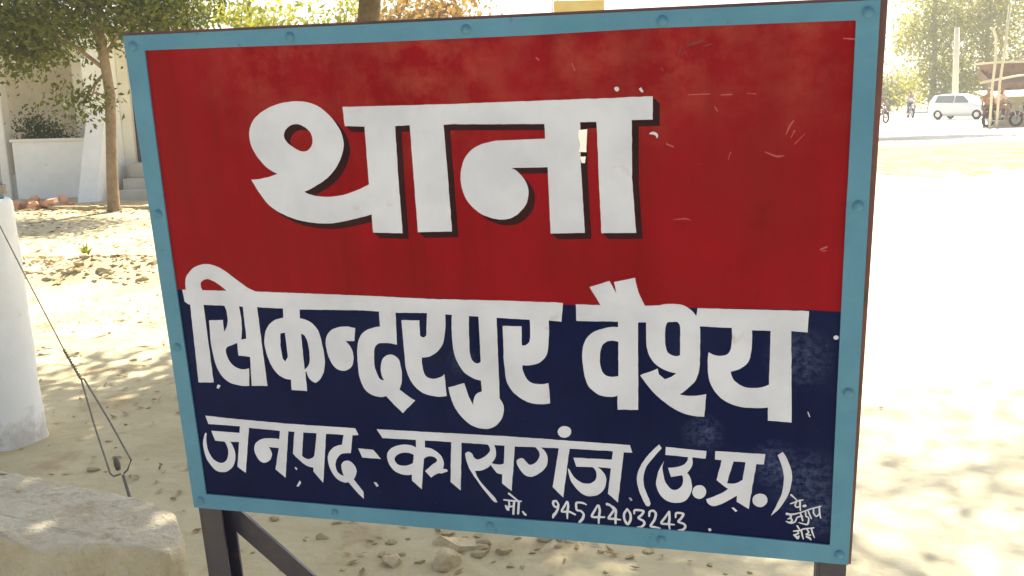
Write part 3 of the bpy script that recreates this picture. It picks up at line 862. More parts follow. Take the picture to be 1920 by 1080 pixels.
# ================================================================== POLE WITH STAY WIRE
pole = thing('utility_pole', 'blue grey steel pole set in a whitewashed concrete base at the left edge', 'pole', (-2.41, 4.33, 0))
def lathe(prof, n=40, seed=0, amp=0.0):
    V, F = [], []
    for (r, z) in prof:
        for k in range(n):
            t = 2 * math.pi * k / n
            rr = r + amp * noise.noise(Vector((math.cos(t) * 2, math.sin(t) * 2, z * 5 + seed)))
            V.append(Vector((rr * math.cos(t), rr * math.sin(t), z)))
    for i in range(len(prof) - 1):
        for k in range(n): F.append((i*n+k, i*n+(k+1) % n, (i+1)*n+(k+1) % n, (i+1)*n+k))
    F.append(tuple(range(n - 1, -1, -1))); F.append(tuple((len(prof) - 1) * n + k for k in range(n)))
    return V, F
MB().add(lathe([(.19, -.1), (.172, .0), (.166, .03)] + [(.166 - .022 * z, z) for z in np.linspace(.1, 1.08, 12)] + [(.138, 1.125), (.126, 1.14)], 40, 3, .007)).build('base', M['muddy_whitewash'], pole, True)
MB().add(lathe([(.108, 1.1), (.106, 2.5), (.085, 5.0), (.07, 8.0), (.02, 8.02)], 28)).build('shaft', M['blue_steel'], pole, True)
clamp = MB().add(lathe([(.10, 1.16), (.121, 1.161), (.121, 1.20), (.10, 1.201)], 28)).build('clamp', M['wire'], pole)

stay = thing('stay_wire', 'thin twisted steel stay wire running from the pole down to a ground rod', 'wire')
C0 = Vector((-2.33, 4.23, 1.185)); J = Vector((-1.785, 3.80, .435)); J2 = Vector((-1.87, 3.86, .545))
MB().tube([C0, (C0 + J2) / 2 + Vector((0, 0, -.006)), J2], .0026, 6).build('wire', M['wire'], stay)
tw = MB()
for ph in (0, math.pi):
    pts = []
    for k in range(40):
        t = k / 39; p = J2.lerp(J, t)
        pts.append(p + Vector((math.cos(t * 38 + ph), .3, math.sin(t * 38 + ph))) * .0042)
    tw.tube(pts, .0034, 5)
tw.build('twisted_joint', M['wire'], stay)
A = Vector((-1.595, 3.55, .118)); B = Vector((-1.512, 3.56, .168)); E_ = Vector((-1.55, 3.56, .108))
MB().tube([J, J.lerp(A, .5) + Vector((-.004, 0, 0)), A, A + Vector((.012, 0, -.012)), E_ + Vector((-.008, 0, .004))], .0038, 6).build('strand', M['wire'], stay)
MB().tube([J, J + Vector((.012, 0, .0)), (J + Vector((.012, 0, 0))).lerp(B, .5) + Vector((.004, 0, 0)), B, E_ + Vector((.02, 0, .02)), E_ + Vector((.004, 0, .006))], .0038, 6).build('strand', M['wire'], stay)
MB().tube([E_ + Vector((-.022, 0, .075)), E_ + Vector((-.022, 0, .065)), E_ + Vector((-.019, 0, .045)), E_ + Vector((-.016, 0, .022)), E_ + Vector((-.016, 0, .018))], [.003, .010, .013, .010, .003], 10).build('insulator', M['insul'], stay, True)
MB().tube([E_, Vector((-1.505, 3.53, -.06))], .0065, 8).build('ground_rod', M['wire'], stay, True)

# ================================================================== CONCRETE BLOCK (lower left)
bm = bmesh.new()
top = [(-2.6, 3.18), (-1.64, 2.895), (-1.40, 2.775), (-1.13, 2.635), (-1.02, 2.575), (-.945, 2.50), (-.895, 2.41), (-.87, 2.30), (-.90, 2.27), (-1.08, 2.325), (-1.25, 2.30), (-1.42, 2.40), (-2.6, 2.72)]
def cl(p, n=8):
    o = []
    for i in range(len(p)):
        a, b = Vector(p[i]), Vector(p[(i + 1) % len(p)])
        k = max(1, int((b - a).length / .014))
        o += [a.lerp(b, t / k) for t in range(k)]
    return o
ring = cl(top); cx = sum((p for p in ring), Vector((0, 0))) / len(ring)
layers = [(-.05, 1.015), (.06, 1.013), (.12, 1.011), (.17, 1.01), (.21, 1.008), (.245, 1.006), (.275, 1.004), (.30, 1.003), (.325, 1.002), (.347, 1.0), (.367, .998), (.384, .99), (.396, .975), (.401, .95), (.402, .91), (.402, .86), (.402, .8), (.402, .72), (.402, .64), (.402, .55), (.402, .45), (.402, .35), (.402, .22), (.402, .1)]
rows = []
for (z, s) in layers:
    row = []
    for p in ring:
        d = p - cx
        ofs = (1 - s) * .42
        q = p - d.normalized() * ofs if s > .9 else cx + d * s
        nz = .016 * noise.noise(Vector((q.x * 7, q.y * 7, z * 9))) + .012 * noise.noise(Vector((q.x * 22, q.y * 22, z * 14))) - .012 * max(0, noise.noise(Vector((q.x * 34, q.y * 34, z * 40))))
        zz_ = z + (.007 * noise.noise(Vector((q.x * 4, q.y * 4, 3))) + .007 * noise.noise(Vector((q.x * 15, q.y * 15, 3))) + .003 * noise.noise(Vector((q.x * 45, q.y * 45, 3))) if z > .38 else 0)
        row.append(bm.verts.new((q.x + d.normalized().x * nz, q.y + d.normalized().y * nz, zz_)))
    rows.append(row)
n_ = len(ring)
for i in range(len(rows) - 1):
    for k in range(n_): bm.faces.new((rows[i][k], rows[i][(k + 1) % n_], rows[i + 1][(k + 1) % n_], rows[i + 1][k]))
bm.faces.new(rows[-1])
blk = link_bm('concrete_block', bm, M['concrete'], None, True)
tag(blk, 'low rough concrete kerb block with a rounded worn corner in front of the sign leg', 'block')

# ================================================================== HOUSE
house = thing('white_house', 'single storey whitewashed house with an open veranda behind a low wall', 'house', (-8.4, 18, 0))
def hb(name, x0, y0, z0, x1, y1, z1, m, par=None):   # coordinates in world metres
    o = box(name, (x0 + 8.4, y0 - 18, z0, x1 + 8.4, y1 - 18, z1), M[m], par or house, .012); return o
hb('plinth', -12.0, 18.02, -.1, -7.3, 22.0, .45, 'floor_cement')
hb('parapet', -9.2, 17.9, -.1, -7.62, 18.1, 1.05, 'whitewash')
hb('coping', -9.23, 17.86, 1.05, -7.62, 18.14, 1.10, 'cream_wash')
hb('column', -9.62, 17.95, -.1, -9.34, 18.22, 2.95, 'cream_wash')
hb('back_wall', -12.0, 20.6, .45, -7.3, 20.85, 2.95, 'beige_wall')
hb('partition', -8.62, 19.4, .45, -8.05, 20.6, 2.95, 'cream_wash')
hb('pier', -7.62, 17.55, -.1, -7.22, 18.3, 2.95, 'whitewash')
# sloping buttress at the foot of the pier
bv = [(-7.60, 17.55, -.1), (-7.27, 17.55, -.1), (-7.27, 16.75, -.1), (-7.60, 16.75, -.1), (-7.60, 17.55, 1.55), (-7.27, 17.55, 1.55)]
link_mesh('buttress', [(a + 8.4, b - 18, c) for a, b, c in bv], [(3, 2, 1, 0), (0, 1, 5, 4), (1, 2, 5), (3, 0, 4), (2, 3, 4, 5)], M['whitewash'], house)
hb('front_wall', -7.22, 18.1, -.1, -7.02, 18.3, 2.95, 'cream_wash')
hb('front_wall', -6.42, 18.1, -.1, -5.5, 18.3, 2.95, 'cream_wash')
hb('front_wall', -7.02, 18.1, 2.35, -6.42, 18.3, 2.95, 'cream_wash')
door = hb('door', -7.02, 18.22, .62, -6.42, 18.27, 2.35, 'dark_wood')
hb('handle', -6.54, 18.19, 1.45, -6.50, 18.22, 1.60, 'wire', door)
hb('step', -7.02, 17.4, -.1, -6.2, 18.1, .35, 'floor_cement'); hb('step', -7.02, 17.75, .35, -6.2, 18.1, .62, 'floor_cement'); hb('step', -7.02, 17.05, -.1, -6.2, 17.4, .17, 'floor_cement')
hb('side_wall', -5.7, 18.3, -.1, -5.5, 22, 2.95, 'cream_wash')
hb('roof', -12.2, 17.55, 2.95, -5.3, 22.2, 3.12, 'whitewash')
hb('roof_parapet', -12.2, 17.75, 3.12, -5.3, 17.95, 3.3, 'whitewash')
pt = thing('potted_plant', 'dark bushy potted plant standing inside the shaded veranda of the house', 'plant', (-8.98, 18.62, .45))
MB().add(lathe([(.12, 0), (.17, .3), (.185, .3), (.185, .34), (.15, .34), (.14, .30)], 18)).build('pot', M['brick'], pt, True)
leaves_mesh('foliage', [((.0, 0, .72), (.26, .18, .20), 3), ((-.14, 0, .95), (.09, .09, .16), .8), ((.3, .05, .68), (.22, .15, .12), 1)], 1400, .07, M['leaf_shade'], pt, seed=5)

# kerb of the house garden + brick rubble
kb = MB(); x = -7.0
kv = []
for i in range(40):
    x = -7.4 + i * .13; yy = 15.45 - .03 * i + .03 * noise.noise(Vector((i * .6, 2, 0)))
    kb.box(x, yy, -.05, x + .125, yy + .11, .07 + .02 * noise.noise(Vector((i * .9, 7, 0))))
kerb = kb.build('kerb', M['clod']); kerb['kind'] = 'structure'
for i in range(14):
    bm = bmesh.new(); s = random.uniform(.6, 1.0)
    bm_box(bm, -.11 * s, -.055, -.035, .11 * s, .055, .035, .006)
    for v in bm.verts: v.co += Vector((noise.noise(v.co * 30 + Vector((i, 0, 0))), noise.noise(v.co * 30 + Vector((0, i, 0))), 0)) * .012
    o = link_bm('broken_brick', bm, M['brick'])
    o.location = (-7.75 + random.uniform(-.45, .45), 15.75 + random.uniform(-.25, .25), .05 + .05 * (i % 3))
    o.rotation_euler = (random.uniform(-.4, .4), random.uniform(-.5, .5), random.uniform(0, 3))
    tag(o, 'broken red brick in the loose heap by the white house wall', 'brick', 'broken bricks by the house')
# ================================================================== TREES
g = random.Random(3)
bl = [((-.2, 0, 3.3), (1.5, 1.3, .8), 4), ((-1.35, .1, 2.85), (.65, .8, .75), 3), ((1.0, .1, 3.2), (.8, 1.0, .6), 3), ((-.2, 0, 4.4), (1.5, 1.3, .9), 4), ((-.28, -.1, 1.72), (.17, .15, .13), .25)]
tree('courtyard_tree', 'slim bare trunked leafy tree in the yard before the white house', (-6.2, 15, 0),
     wobble([(-.02, 0, -.1), (-.02, 0, .1), (-.01, 0, .6), (.04, 0, 1.2), (.09, 0, 1.8), (.05, 0, 2.4), (0, 0, 3.2)], .03, 4), [.13, .098, .085, .08, .078, .07, .05],
     auto_limbs((.05, 0, 2.3), bl, .035, g) + [([(.09, 0, 1.75), (-.1, -.05, 1.85), (-.28, -.1, 1.75)], [.02, .014, .006])], bl, 19000, .095, M['leaf_dark'], M['bark'], seed=2)

bl = [((1.9, -1.5, 5.2), (1.7, 1.4, 1.0), 5), ((.5, -1.2, 5.0), (1.6, 1.4, .9), 5), ((1.2, -.2, 6.0), (2.0, 1.3, 1.0), 3), ((.9, -2.7, 4.9), (1.7, 1.0, .7), 4)]
tree('shade_tree', 'dark trunk of a large shade tree rising directly behind the sign', (-1.18, 8.5, 0),
     wobble([(0, 0, -.1), (0, 0, .3), (.0, 0, 1.2), (.0, 0, 2.2), (.1, -.05, 3.0), (.4, -.3, 4.0), (1.0, -.6, 5.2)], .02, 8), [.16, .125, .108, .10, .09, .075, .04],
     auto_limbs((.25, -.2, 3.5), bl, .05, g), bl, 14000, .15, M['leaf_shade'], M['bark2'], seed=4)

bl = [((.2, 0, 6.0), (3.6, 3.2, 1.2), 5), ((-2.6, -1, 5.6), (1.8, 1.8, .9), 2), ((2.6, -2, 5.8), (1.8, 1.8, .9), 2), ((0, -3.6, 5.6), (2.4, 1.8, .9), 2)]  # unseen tree, added to darken what the sign face reflects
tree('shade_tree', 'unseen spreading tree added to darken the ground facing the sign', (3.2, .4, 0),
     wobble([(0, 0, -.1), (0, 0, .3), (-.1, 0, 1.4), (-.4, 0, 2.6), (-1.2, 0, 4.2), (-2, 0, 5.2)], .03, 18), [.26, .2, .17, .15, .11, .06],
     auto_limbs((-1.0, 0, 4.0), [((c[0] - 2.4, c[1], c[2]), r_, w_) for c, r_, w_ in bl], .06, g), [((c[0] - 2.4, c[1], c[2]), r_, w_) for c, r_, w_ in bl], 9000, .17, M['leaf_shade'], M['bark2'], seed=41)
bl = [((-1.9, -1.6, 9.6), (2.4, 2.1, 1.3), 4), ((.3, -.9, 10.2), (1.8, 1.9, 1.2), 2.5), ((-3.9, -.9, 10.2), (1.6, 1.6, 1.2), 2)]  # tree added out of view, crown shaped for soft dapples on the near right
tree('added_tall_tree', 'tall fine leaved tree added out of view to lay soft shade on the road edge', (6.7, 10.4, 0),
     wobble([(0, 0, -.1), (0, 0, .3), (0, 0, 2.2), (0, -.1, 4.4), (-.1, -.3, 6.6), (-.4, -.6, 8.6)], .03, 28), [.2, .15, .13, .11, .08, .05],
     auto_limbs((-.1, -.3, 7.6), bl, .03, g), bl, 20000, .075, M['leaf_shade'], M['bark2'], seed=43)
bl = [((1.6, -.3, 7.9), (2.2, 1.0, .8), 4), ((4.2, .2, 7.9), (2.4, .9, .8), 3), ((6.8, 1.0, 8.2), (2.0, .9, .8), 2)]
tree('leaning_tree', 'tree behind the sign leaning out over the far verge of the road', (12.6, 39.5, 0),
     [(0, 0, -.2), (0, 0, 2.0), (.2, 0, 4.6), (.9, .1, 6.4), (1.8, .2, 7.6)], [.25, .2, .16, .1, .05],
     auto_limbs((.5, 0, 5.6), bl, .07, g), bl, 9000, .24, M['leaf_shade'], M['bark'], seed=42)
bl = [((-1.5, 0, 3.3), (1.2, 1, .9), 3), ((.2, 0, 3.1), (1.2, 1, .8), 3), ((1.5, .3, 2.6), (.8, .8, .9), 2), ((-.3, .3, 2.2), (2.0, 1, .8), 3)]
tree('yellow_green_tree', 'sunlit yellow green tree seen over the top left corner of the sign', (-7.3, 30, .4),
     [(0, 0, -.5), (0, 0, 1), (.1, 0, 2.4), (.2, 0, 3)], [.16, .13, .1, .05], auto_limbs((.1, 0, 2), bl, .05, g), bl, 6000, .22, M['leaf_yellow'], M['bark'], seed=6)
bl = [((0, 0, 3.4), (.9, .8, .9), 3), ((-.9, .2, 3.1), (.5, .6, .7), 1), ((.8, 0, 3.6), (.7, .6, .7), 2)]
tree('dry_leaved_tree', 'tree with dry orange brown leaves peeping over the sign frame', (-2.5, 30, .5),
     [(0, 0, -.6), (0, 0, 1), (.1, 0, 2.4), (.2, 0, 3)], [.12, .1, .08, .04], auto_limbs((.1, 0, 2), bl, .04, g), bl, 2600, .2, M['leaf_orange'], M['bark'], seed=7)
bl = [((0, 0, 3.4), (.45, .5, 1.2), 1), ((.2, 0, 2.2), (.5, .5, .8), 1)]
tree('slim_pale_tree', 'slim pale leaved tree just left of the dark trunk above the sign', (-4.55, 30, .5),
     [(0, 0, -.6), (0, 0, 1), (.1, 0, 2.4), (.1, 0, 3.6)], [.08, .07, .05, .03], auto_limbs((.1, 0, 2), bl, .03, g), bl, 1200, .2, M['leaf_yellow'], M['bark'], seed=8)

# far trees beyond the road
def far_tree(name, label, x, y, h, blobs, count, leafm, seed, size=.42):
    tree(name, label, (x, y, 0), [(0, 0, -.2), (.1, 0, h * .3), (-.1, 0, h * .6), (0, 0, h * .9)], [.3, .24, .16, .05],
         auto_limbs((0, 0, h * .35), blobs, .09, g), blobs, count, size, leafm, M['bark3'], seed=seed)
far_tree('roadside_tree', 'tall bright yellow green tree left of the pale concrete pole', 39.3, 90, 13,
         [((-.3, 0, 11), (2.4, 2, 2.6), 4), ((-1.2, 0, 7.4), (2.0, 2, 2.0), 3), ((1.2, 0, 7.8), (2.0, 2, 2.2), 3), ((.2, 0, 4.4), (2.0, 2, 1.8), 3), ((1.6, 0, 3), (1.8, 1.6, 1.6), 2), ((-2.6, 0, 6.6), (.8, .8, 1.2), .8), ((.4, 0, 1.6), (3.0, 1.5, 1.2), 2)], 7000, M['leaf_far'], 11, .38)
far_tree('roadside_tree', 'tall bushy olive tree right of the pale concrete pole', 43.2, 88, 13,
         [((0, 0, 11), (2.6, 2, 2.6), 4), ((1.2, 0, 8), (2.0, 2, 2.4), 3), ((-1.4, 0, 7.4), (1.8, 2, 2.0), 3), ((.4, 0, 4.6), (2.4, 2, 2.0), 3), ((-1.0, 0, 2.4), (2.2, 1.6, 1.5), 2)], 6800, M['leaf_far'], 12, .38)
far_tree('hazy_tree', 'pale greyish thin crowned tree above the thatched hut', 47.5, 86, 11,
         [((0, 0, 9), (1.8, 2, 2.2), 3), ((1.5, 0, 6), (2.0, 2, 2.0), 3), ((-.6, 0, 4.6), (1.4, 1.4, 1.6), 2), ((2.5, 0, 9.6), (1.5, 1.5, 1.5), 1)], 3600, M['leaf_grey'], 13, .36)
far_tree('low_roadside_tree', 'low far tree against the sky next to the sign edge', 36.0, 96, 4,
         [((-.2, 0, 2.6), (1.4, 1.2, 1.1), 2), ((-.9, 0, 1.6), (1.2, 1.2, 1.2), 2)], 1800, M['leaf_grey'], 14, .34)
far_tree('roadside_shrub', 'wide low bright shrub at the foot of the tall yellow green tree', 38.0, 97, 3,
         [((-.6, 0, 1.4), (1.8, 1.2, 1.0), 2), ((1.4, 0, 2.2), (1.8, 1.2, 1.4), 2)], 2200, M['leaf_far'], 15, .36)

# far wood closing the horizon
bl = []
for i in range(70):
    a = R(-75 + i * 2.1 + random.uniform(-.8, .8)); d = random.uniform(230, 300)
    bl.append(((math.sin(a) * d, math.cos(a) * d, random.uniform(.8, 2.2)), (9, 5, random.uniform(2.0, 4.2)), 1))
wood = leaves_mesh('distant_wood', bl, 12000, 1.3, M['leaf_grey'], None, seed=21)
wood['kind'] = 'stuff'; tag(wood, 'pale line of distant trees along the horizon', 'trees')

# ================================================================== RIGHT-HAND BACKGROUND
up_ = thing('utility_pole', 'pale concrete electricity pole standing before the two tall roadside trees', 'pole', (33.25, 72, 0))
MB().tube([(0, 0, -.3), (-.1, 0, 2.5), (-.22, 0, 6.3)], [.25, .22, .17], 10).build('shaft', M['pole_conc'], up_, True)

hut = thing('thatched_hut', 'brown thatched roadside hut with a cream awning on thin beams', 'hut', (23.4, 44, 0))
box('wall', (-1.0, .6, -.1, 4.5, .8, 1.55), M['awning'], hut)
link_mesh('awning', [(-2.2, -1.2, 1.32), (4.5, -1.2, 1.50), (4.5, .6, 1.80), (-2.0, .6, 1.62), (-2.2, -1.2, 1.29), (4.5, -1.2, 1.47), (4.5, .6, 1.77), (-2.0, .6, 1.59)],
          [(0, 1, 2, 3), (7, 6, 5, 4), (0, 4, 5, 1), (1, 5, 6, 2), (2, 6, 7, 3), (3, 7, 4, 0)], M['awning'], hut)
link_mesh('roof', [(-1.1, .55, 1.62), (4.5, .5, 1.82), (4.5, 3.2, 2.9), (-.6, 3.2, 2.3), (-1.1, .55, 1.9), (4.5, .5, 2.2), (4.5, 3.2, 3.3), (-.6, 3.2, 2.7)],
          [(3, 2, 1, 0), (4, 5, 6, 7), (0, 1, 5, 4), (1, 2, 6, 5), (2, 3, 7, 6), (3, 0, 4, 7)], M['thatch'], hut)
box('upper_wall', (-.6, 1.4, 2.1, 4.5, 3.0, 2.85), M['thatch'], hut)
box('cap', (-.8, 1.2, 2.86, 4.5, 3.2, 2.96), M['awning'], hut)
MB().tube([(-2.3, -.6, 1.98), (-.2, .3, 2.26), (4.5, 1.0, 2.6)], .05, 8).build('beam', M['bamboo'], hut, True)
for xx in (-2.1, .4, 2.6):
    MB().tube([(xx, -1.15, -.1), (xx, -1.15, 1.45)], .035, 8).build('post', M['bamboo'], hut, True)
def bamboo(label, x, y, pts, r=.055):
    o = MB().tube(pts, r, 8).build('bamboo_pole', M['bamboo'], None, True); o.location = (x, y, 0); tag(o, label, 'pole')
bamboo('bent pale bamboo pole nearer the tall trees beside the hut awning', 20.95, 42, [(0, 0, -.2), (.0, 0, 1.8), (.06, 0, 3.0), (.02, 0, 3.8), (-.1, 0, 4.15), (-.25, 0, 4.25)])
bamboo('leaning pale bamboo pole rising past the left end of the hut roof', 21.24, 42, [(0, 0, -.2), (.02, 0, 1.9), (.14, 0, 3.4), (.22, 0, 5.2)])

hd = thing('hoarding', 'plain yellow board on thin posts showing over the top edge of the sign', 'hoarding', (1.25, 14, 0))
box('board', (-.56, -.02, 2.15, .15, .02, 2.93), M['yellow_board'], hd, .004)
for xx in (-.58, -.5):
    MB().tube([(xx, .05, -.2), (xx, .05, 3.1)], .013, 8).build('post', M['pole_conc'], hd, True)

# ------------------------------------------------------------------ motorcycles and riders (local +x = forwards)
def torus(R0, r0, n=26, m=8):
    V, F = [], []
    for i in range(n):
        a = 2 * math.pi * i / n
        for j in range(m):
            b = 2 * math.pi * j / m
            V.append(Vector(((R0 + r0 * math.cos(b)) * math.cos(a), r0 * math.sin(b), (R0 + r0 * math.cos(b)) * math.sin(a))))
    for i in range(n):
        for j in range(m): F.append((i*m+j, i*m+(j+1) % m, ((i+1) % n)*m+(j+1) % m, ((i+1) % n)*m+j))
    return V, F
def make_bike(label, paint, group):
    t = thing('motorcycle', label, 'motorcycle', group=group)
    for xx in (-.62, .66):
        wv, wf = torus(.255, .05)
        w_ = link_mesh('wheel', wv, wf, M['rubber'], t, True); w_.location = (xx, 0, .305)
        sp = MB(); sp.add(torus(.215, .018, 26, 6)).tube([(0, -.06, 0), (0, .06, 0)], .05, 12)
        for k in range(8):
            a = math.pi * k / 4; sp.tube([(0, 0, 0), (.21 * math.cos(a), 0, .21 * math.sin(a))], .007, 5)
        sp.build('rim', M['chrome'], w_, True)
    fr = MB()
    fr.tube([(.40, 0, .92), (.30, 0, .55), (.05, 0, .33), (-.25, 0, .35), (-.62, 0, .305)], .028, 8).tube([(.38, 0, .86), (-.15, 0, .74), (-.75, 0, .76)], .028, 8).tube([(-.25, 0, .38), (-.45, 0, .74)], .025, 8)
    fr.tube([(-.62, .09, .305), (-.48, .10, .72)], .03, 8).tube([(-.62, -.09, .305), (-.48, -.10, .72)], .03, 8)
    fr.build('chassis', M['bike_black'], t, True)
    f2 = MB()
    for s in (-1, 1): f2.tube([(.66, .075 * s, .305), (.44, .075 * s, .92)], .022, 8)
    f2.build('fork', M['chrome'], t, True)
    skin('fuel_tank', [(.34, 0, .86, .09), (.18, 0, .89, .135), (-.02, 0, .84, .10)], [(0, 1), (1, 2)], paint, t)
    skin('seat', [(.02, 0, .83, .10, .05), (-.3, 0, .81, .12, .055), (-.72, 0, .85, .10, .05)], [(0, 1), (1, 2)], M['rubber'], t)
    skin('engine', [(.22, 0, .42, .11), (.05, 0, .45, .13), (.12, 0, .58, .10)], [(0, 1), (1, 2)], M['chrome'], t)
    MB().tube([(.2, -.12, .38), (0, -.13, .26), (-.4, -.14, .27), (-.85, -.15, .36)], [.02, .025, .045, .045], 10).build('exhaust', M['chrome'], t, True)
    hb_ = MB().tube([(.30, -.36, 1.02), (.36, -.22, 1.04), (.42, 0, .96), (.36, .22, 1.04), (.30, .36, 1.02)], .016, 8)
    hb_.build('handlebar', M['bike_black'], t, True)
    skin('headlight', [(.46, 0, .86, .07), (.53, 0, .85, .085)], [(0, 1)], M['glass_lamp'], t)
    for xx, rr in ((.66, .34), (-.62, .34)):
        mg = []; 
        for k in range(9):
            a = R(35 + k * 14); mg.append((xx + rr * math.cos(a), 0, .305 + rr * math.sin(a)))
        MB().tube(mg, .045, 6).build('mudguard', paint, t, True)
    return t
def make_person(label, pose, top, legs_, group=None):
    t = thing('person', label, 'person', group=group)
    if pose == 'ride':
        N = [(-.22, 0, .93, .14), (-.18, 0, 1.15, .15), (-.10, 0, 1.36, .15), (-.06, 0, 1.50, .06), (-.03, 0, 1.58, .075), (-.02, 0, 1.68, .10), (-.02, 0, 1.76, .07),
             (-.10, .19, 1.38, .06), (.02, .27, 1.16, .048), (.24, .33, 1.05, .036), (.31, .35, 1.03, .034), (-.10, -.19, 1.38, .06), (.02, -.27, 1.16, .048), (.24, -.33, 1.05, .036), (.31, -.35, 1.03, .034),
             (-.14, .12, .90, .095), (.22, .20, .80, .07), (.10, .20, .42, .045), (.20, .20, .33, .04), (-.14, -.12, .90, .095), (.22, -.20, .80, .07), (.10, -.20, .42, .045), (.20, -.20, .33, .04)]
    else:
        N = [(0, 0, .95, .13), (0, 0, 1.15, .13), (.01, 0, 1.36, .14), (.01, 0, 1.49, .055), (.02, 0, 1.57, .07), (.03, 0, 1.66, .095), (.03, 0, 1.73, .065),
             (0, .18, 1.38, .06), (0, .23, 1.10, .045), (.05, .24, .86, .035), (.08, .24, .76, .034), (0, -.18, 1.38, .06), (0, -.23, 1.10, .045), (.05, -.24, .86, .035), (.08, -.24, .76, .034),
             (0, .10, .88, .09), (.02, .11, .48, .065), (0, .11, .08, .042), (.13, .12, .045, .04), (0, -.10, .88, .09), (.02, -.11, .48, .065), (0, -.11, .08, .042), (.13, -.12, .045, .04)]
    Ed = [(0, 1), (1, 2), (2, 3), (3, 4), (4, 5), (5, 6), (2, 7), (7, 8), (8, 9), (9, 10), (2, 11), (11, 12), (12, 13), (13, 14), (0, 15), (15, 16), (16, 17), (17, 18), (0, 19), (19, 20), (20, 21), (21, 22)]
    skin('body', N, Ed, M['skin'], t)
    gr = lambda q, k: (q[0], q[1], q[2], q[3] * k + .012)
    sh = [gr(N[i], 1.05) for i in (0, 1, 2)] + [gr(N[7], 1.1), gr(N[8], 1.15), gr(N[11], 1.1), gr(N[12], 1.15)]
    skin('shirt', sh, [(0, 1), (1, 2), (2, 3), (3, 4), (2, 5), (5, 6)], top, t)
    tr = [gr(N[0], 1.04)] + [gr(N[i], 1.12) for i in (15, 16, 17, 19, 20, 21)]
    skin('trousers', tr, [(0, 1), (1, 2), (2, 3), (0, 4), (4, 5), (5, 6)], legs_, t)
    hx, hz = N[5][0], N[5][2]
    skin('hair', [(hx - .03, 0, hz + .03, .100), (hx - .02, 0, hz + .09, .082)], [(0, 1)], M['hair'], t)
    return t
BG = 'motorcycles on the road'
b1 = make_bike('motorcycle with its rider coming head on along the sunlit road', M['bike_black'], BG)
b2 = make_bike('motorcycle parked side on before the thatched hut', M['bike_red'], BG)
def ride(b, x, y, rz, person):
    b.location = (x, y, .04); b.rotation_euler = (0, 0, rz)
    if person: person.location = (x, y, .04); person.rotation_euler = (0, 0, rz)
p1 = make_person('person in a white shirt riding a motorcycle towards the viewer', 'ride', M['cloth_white'], M['cloth_blue'])
ride(b1, 26.2, 63.0, R(-100), p1)
p2 = make_person('person in orange brown sitting on the motorcycle parked by the hut', 'ride', M['cloth_pink'], M['cloth_brown'])
ride(b2, 21.75, 42.6, R(5), p2)

car = thing('parked_car', 'small white car parked on the sunlit road in front of the pale concrete pole', 'car', (27.55, 58.6, .006), R(-52))
def car_section(x, zb, zt, hw, roof, rw):
    """half-outlines of the body at x: sill, belt, roof"""
    return [(x, -hw * .93, zb), (x, -hw, zb + .25), (x, -hw * .97, zt), (x, -rw, roof), (x, rw, roof), (x, hw * .97, zt), (x, hw, zb + .25), (x, hw * .93, zb)]
secs = [(-1.85, .38, .78, .70, .82, .60), (-1.80, .28, .92, .78, 1.10, .60), (-1.55, .22, .96, .82, 1.44, .60), (-.9, .20, .96, .83, 1.52, .62), (-.1, .20, .95, .83, 1.53, .62), (.40, .20, .94, .83, 1.40, .60), (1.0, .21, .92, .82, .97, .66), (1.55, .24, .84, .80, .88, .62), (1.85, .30, .70, .72, .74, .56)]
bm = bmesh.new(); rows = [[bm.verts.new(p) for p in car_section(*q)] for q in secs]
for a, b in zip(rows, rows[1:]):
    for k in range(8): bm.faces.new((a[k], a[(k + 1) % 8], b[(k + 1) % 8], b[k]))
bm.faces.new(rows[0]); bm.faces.new(list(reversed(rows[-1])))
bmesh.ops.recalc_face_normals(bm, faces=bm.faces[:])
bmesh.ops.bevel(bm, geom=[e for e in bm.edges if len(e.link_faces) == 2 and e.calc_face_angle(0) > .35], offset=.03, segments=2, affect='EDGES')
car_body = link_bm('body', bm, M['car_white'], car, True)
def pane(name, pts, m='glass_dark'): return link_mesh(name, pts + [(p[0] - .004, p[1] * .985, p[2] - .004) for p in pts], [(0, 1, 2, 3), (7, 6, 5, 4), (0, 4, 5, 1), (1, 5, 6, 2), (2, 6, 7, 3), (3, 7, 4, 0)], M[m], car)
pane('windscreen', [(.98, -.60, 1.00), (.98, .60, 1.00), (.46, .54, 1.39), (.46, -.54, 1.39)])
pane('rear_window', [(-1.80, .56, 1.12), (-1.80, -.56, 1.12), (-1.62, -.54, 1.41), (-1.62, .54, 1.41)])
for s_ in (-1, 1):
    pane('side_window', [(.78, .80 * s_, 1.0), (-.15, .815 * s_, 1.0), (-.15, .665 * s_, 1.45), (.34, .665 * s_, 1.40)])
    pane('side_window', [(-.22, .815 * s_, 1.0), (-1.35, .805 * s_, 1.02), (-1.30, .665 * s_, 1.42), (-.22, .665 * s_, 1.45)])
    skin('headlight', [(1.72, .52 * s_, .68, .07), (1.60, .66 * s_, .74, .06)], [(0, 1)], M['glass_lamp'], car)
    skin('mirror', [(.80, .84 * s_, .98, .05), (.80, .98 * s_, 1.02, .07)], [(0, 1)], M['car_white'], car)
    for xx in (-1.15, 1.22):
        wv, wf = torus(.215, .085, 24, 8)
        w_ = link_mesh('wheel', wv, wf, M['rubber'], car, True); w_.location = (xx, .76 * s_, .30)
        MB().tube([(0, -.05, 0), (0, .05, 0)], .16, 18).build('rim', M['chrome'], w_)
box('bumper', (1.78, -.66, .30, 1.92, .66, .50), M['car_white'], car, .03)
box('grille', (1.84, -.36, .54, 1.875, .36, .66), M['rubber'], car, .01)
b4 = dup(b2, (20.42, 53.2, .04), R(-80), 'dark red motorcycle half hidden by the right edge of the sign')
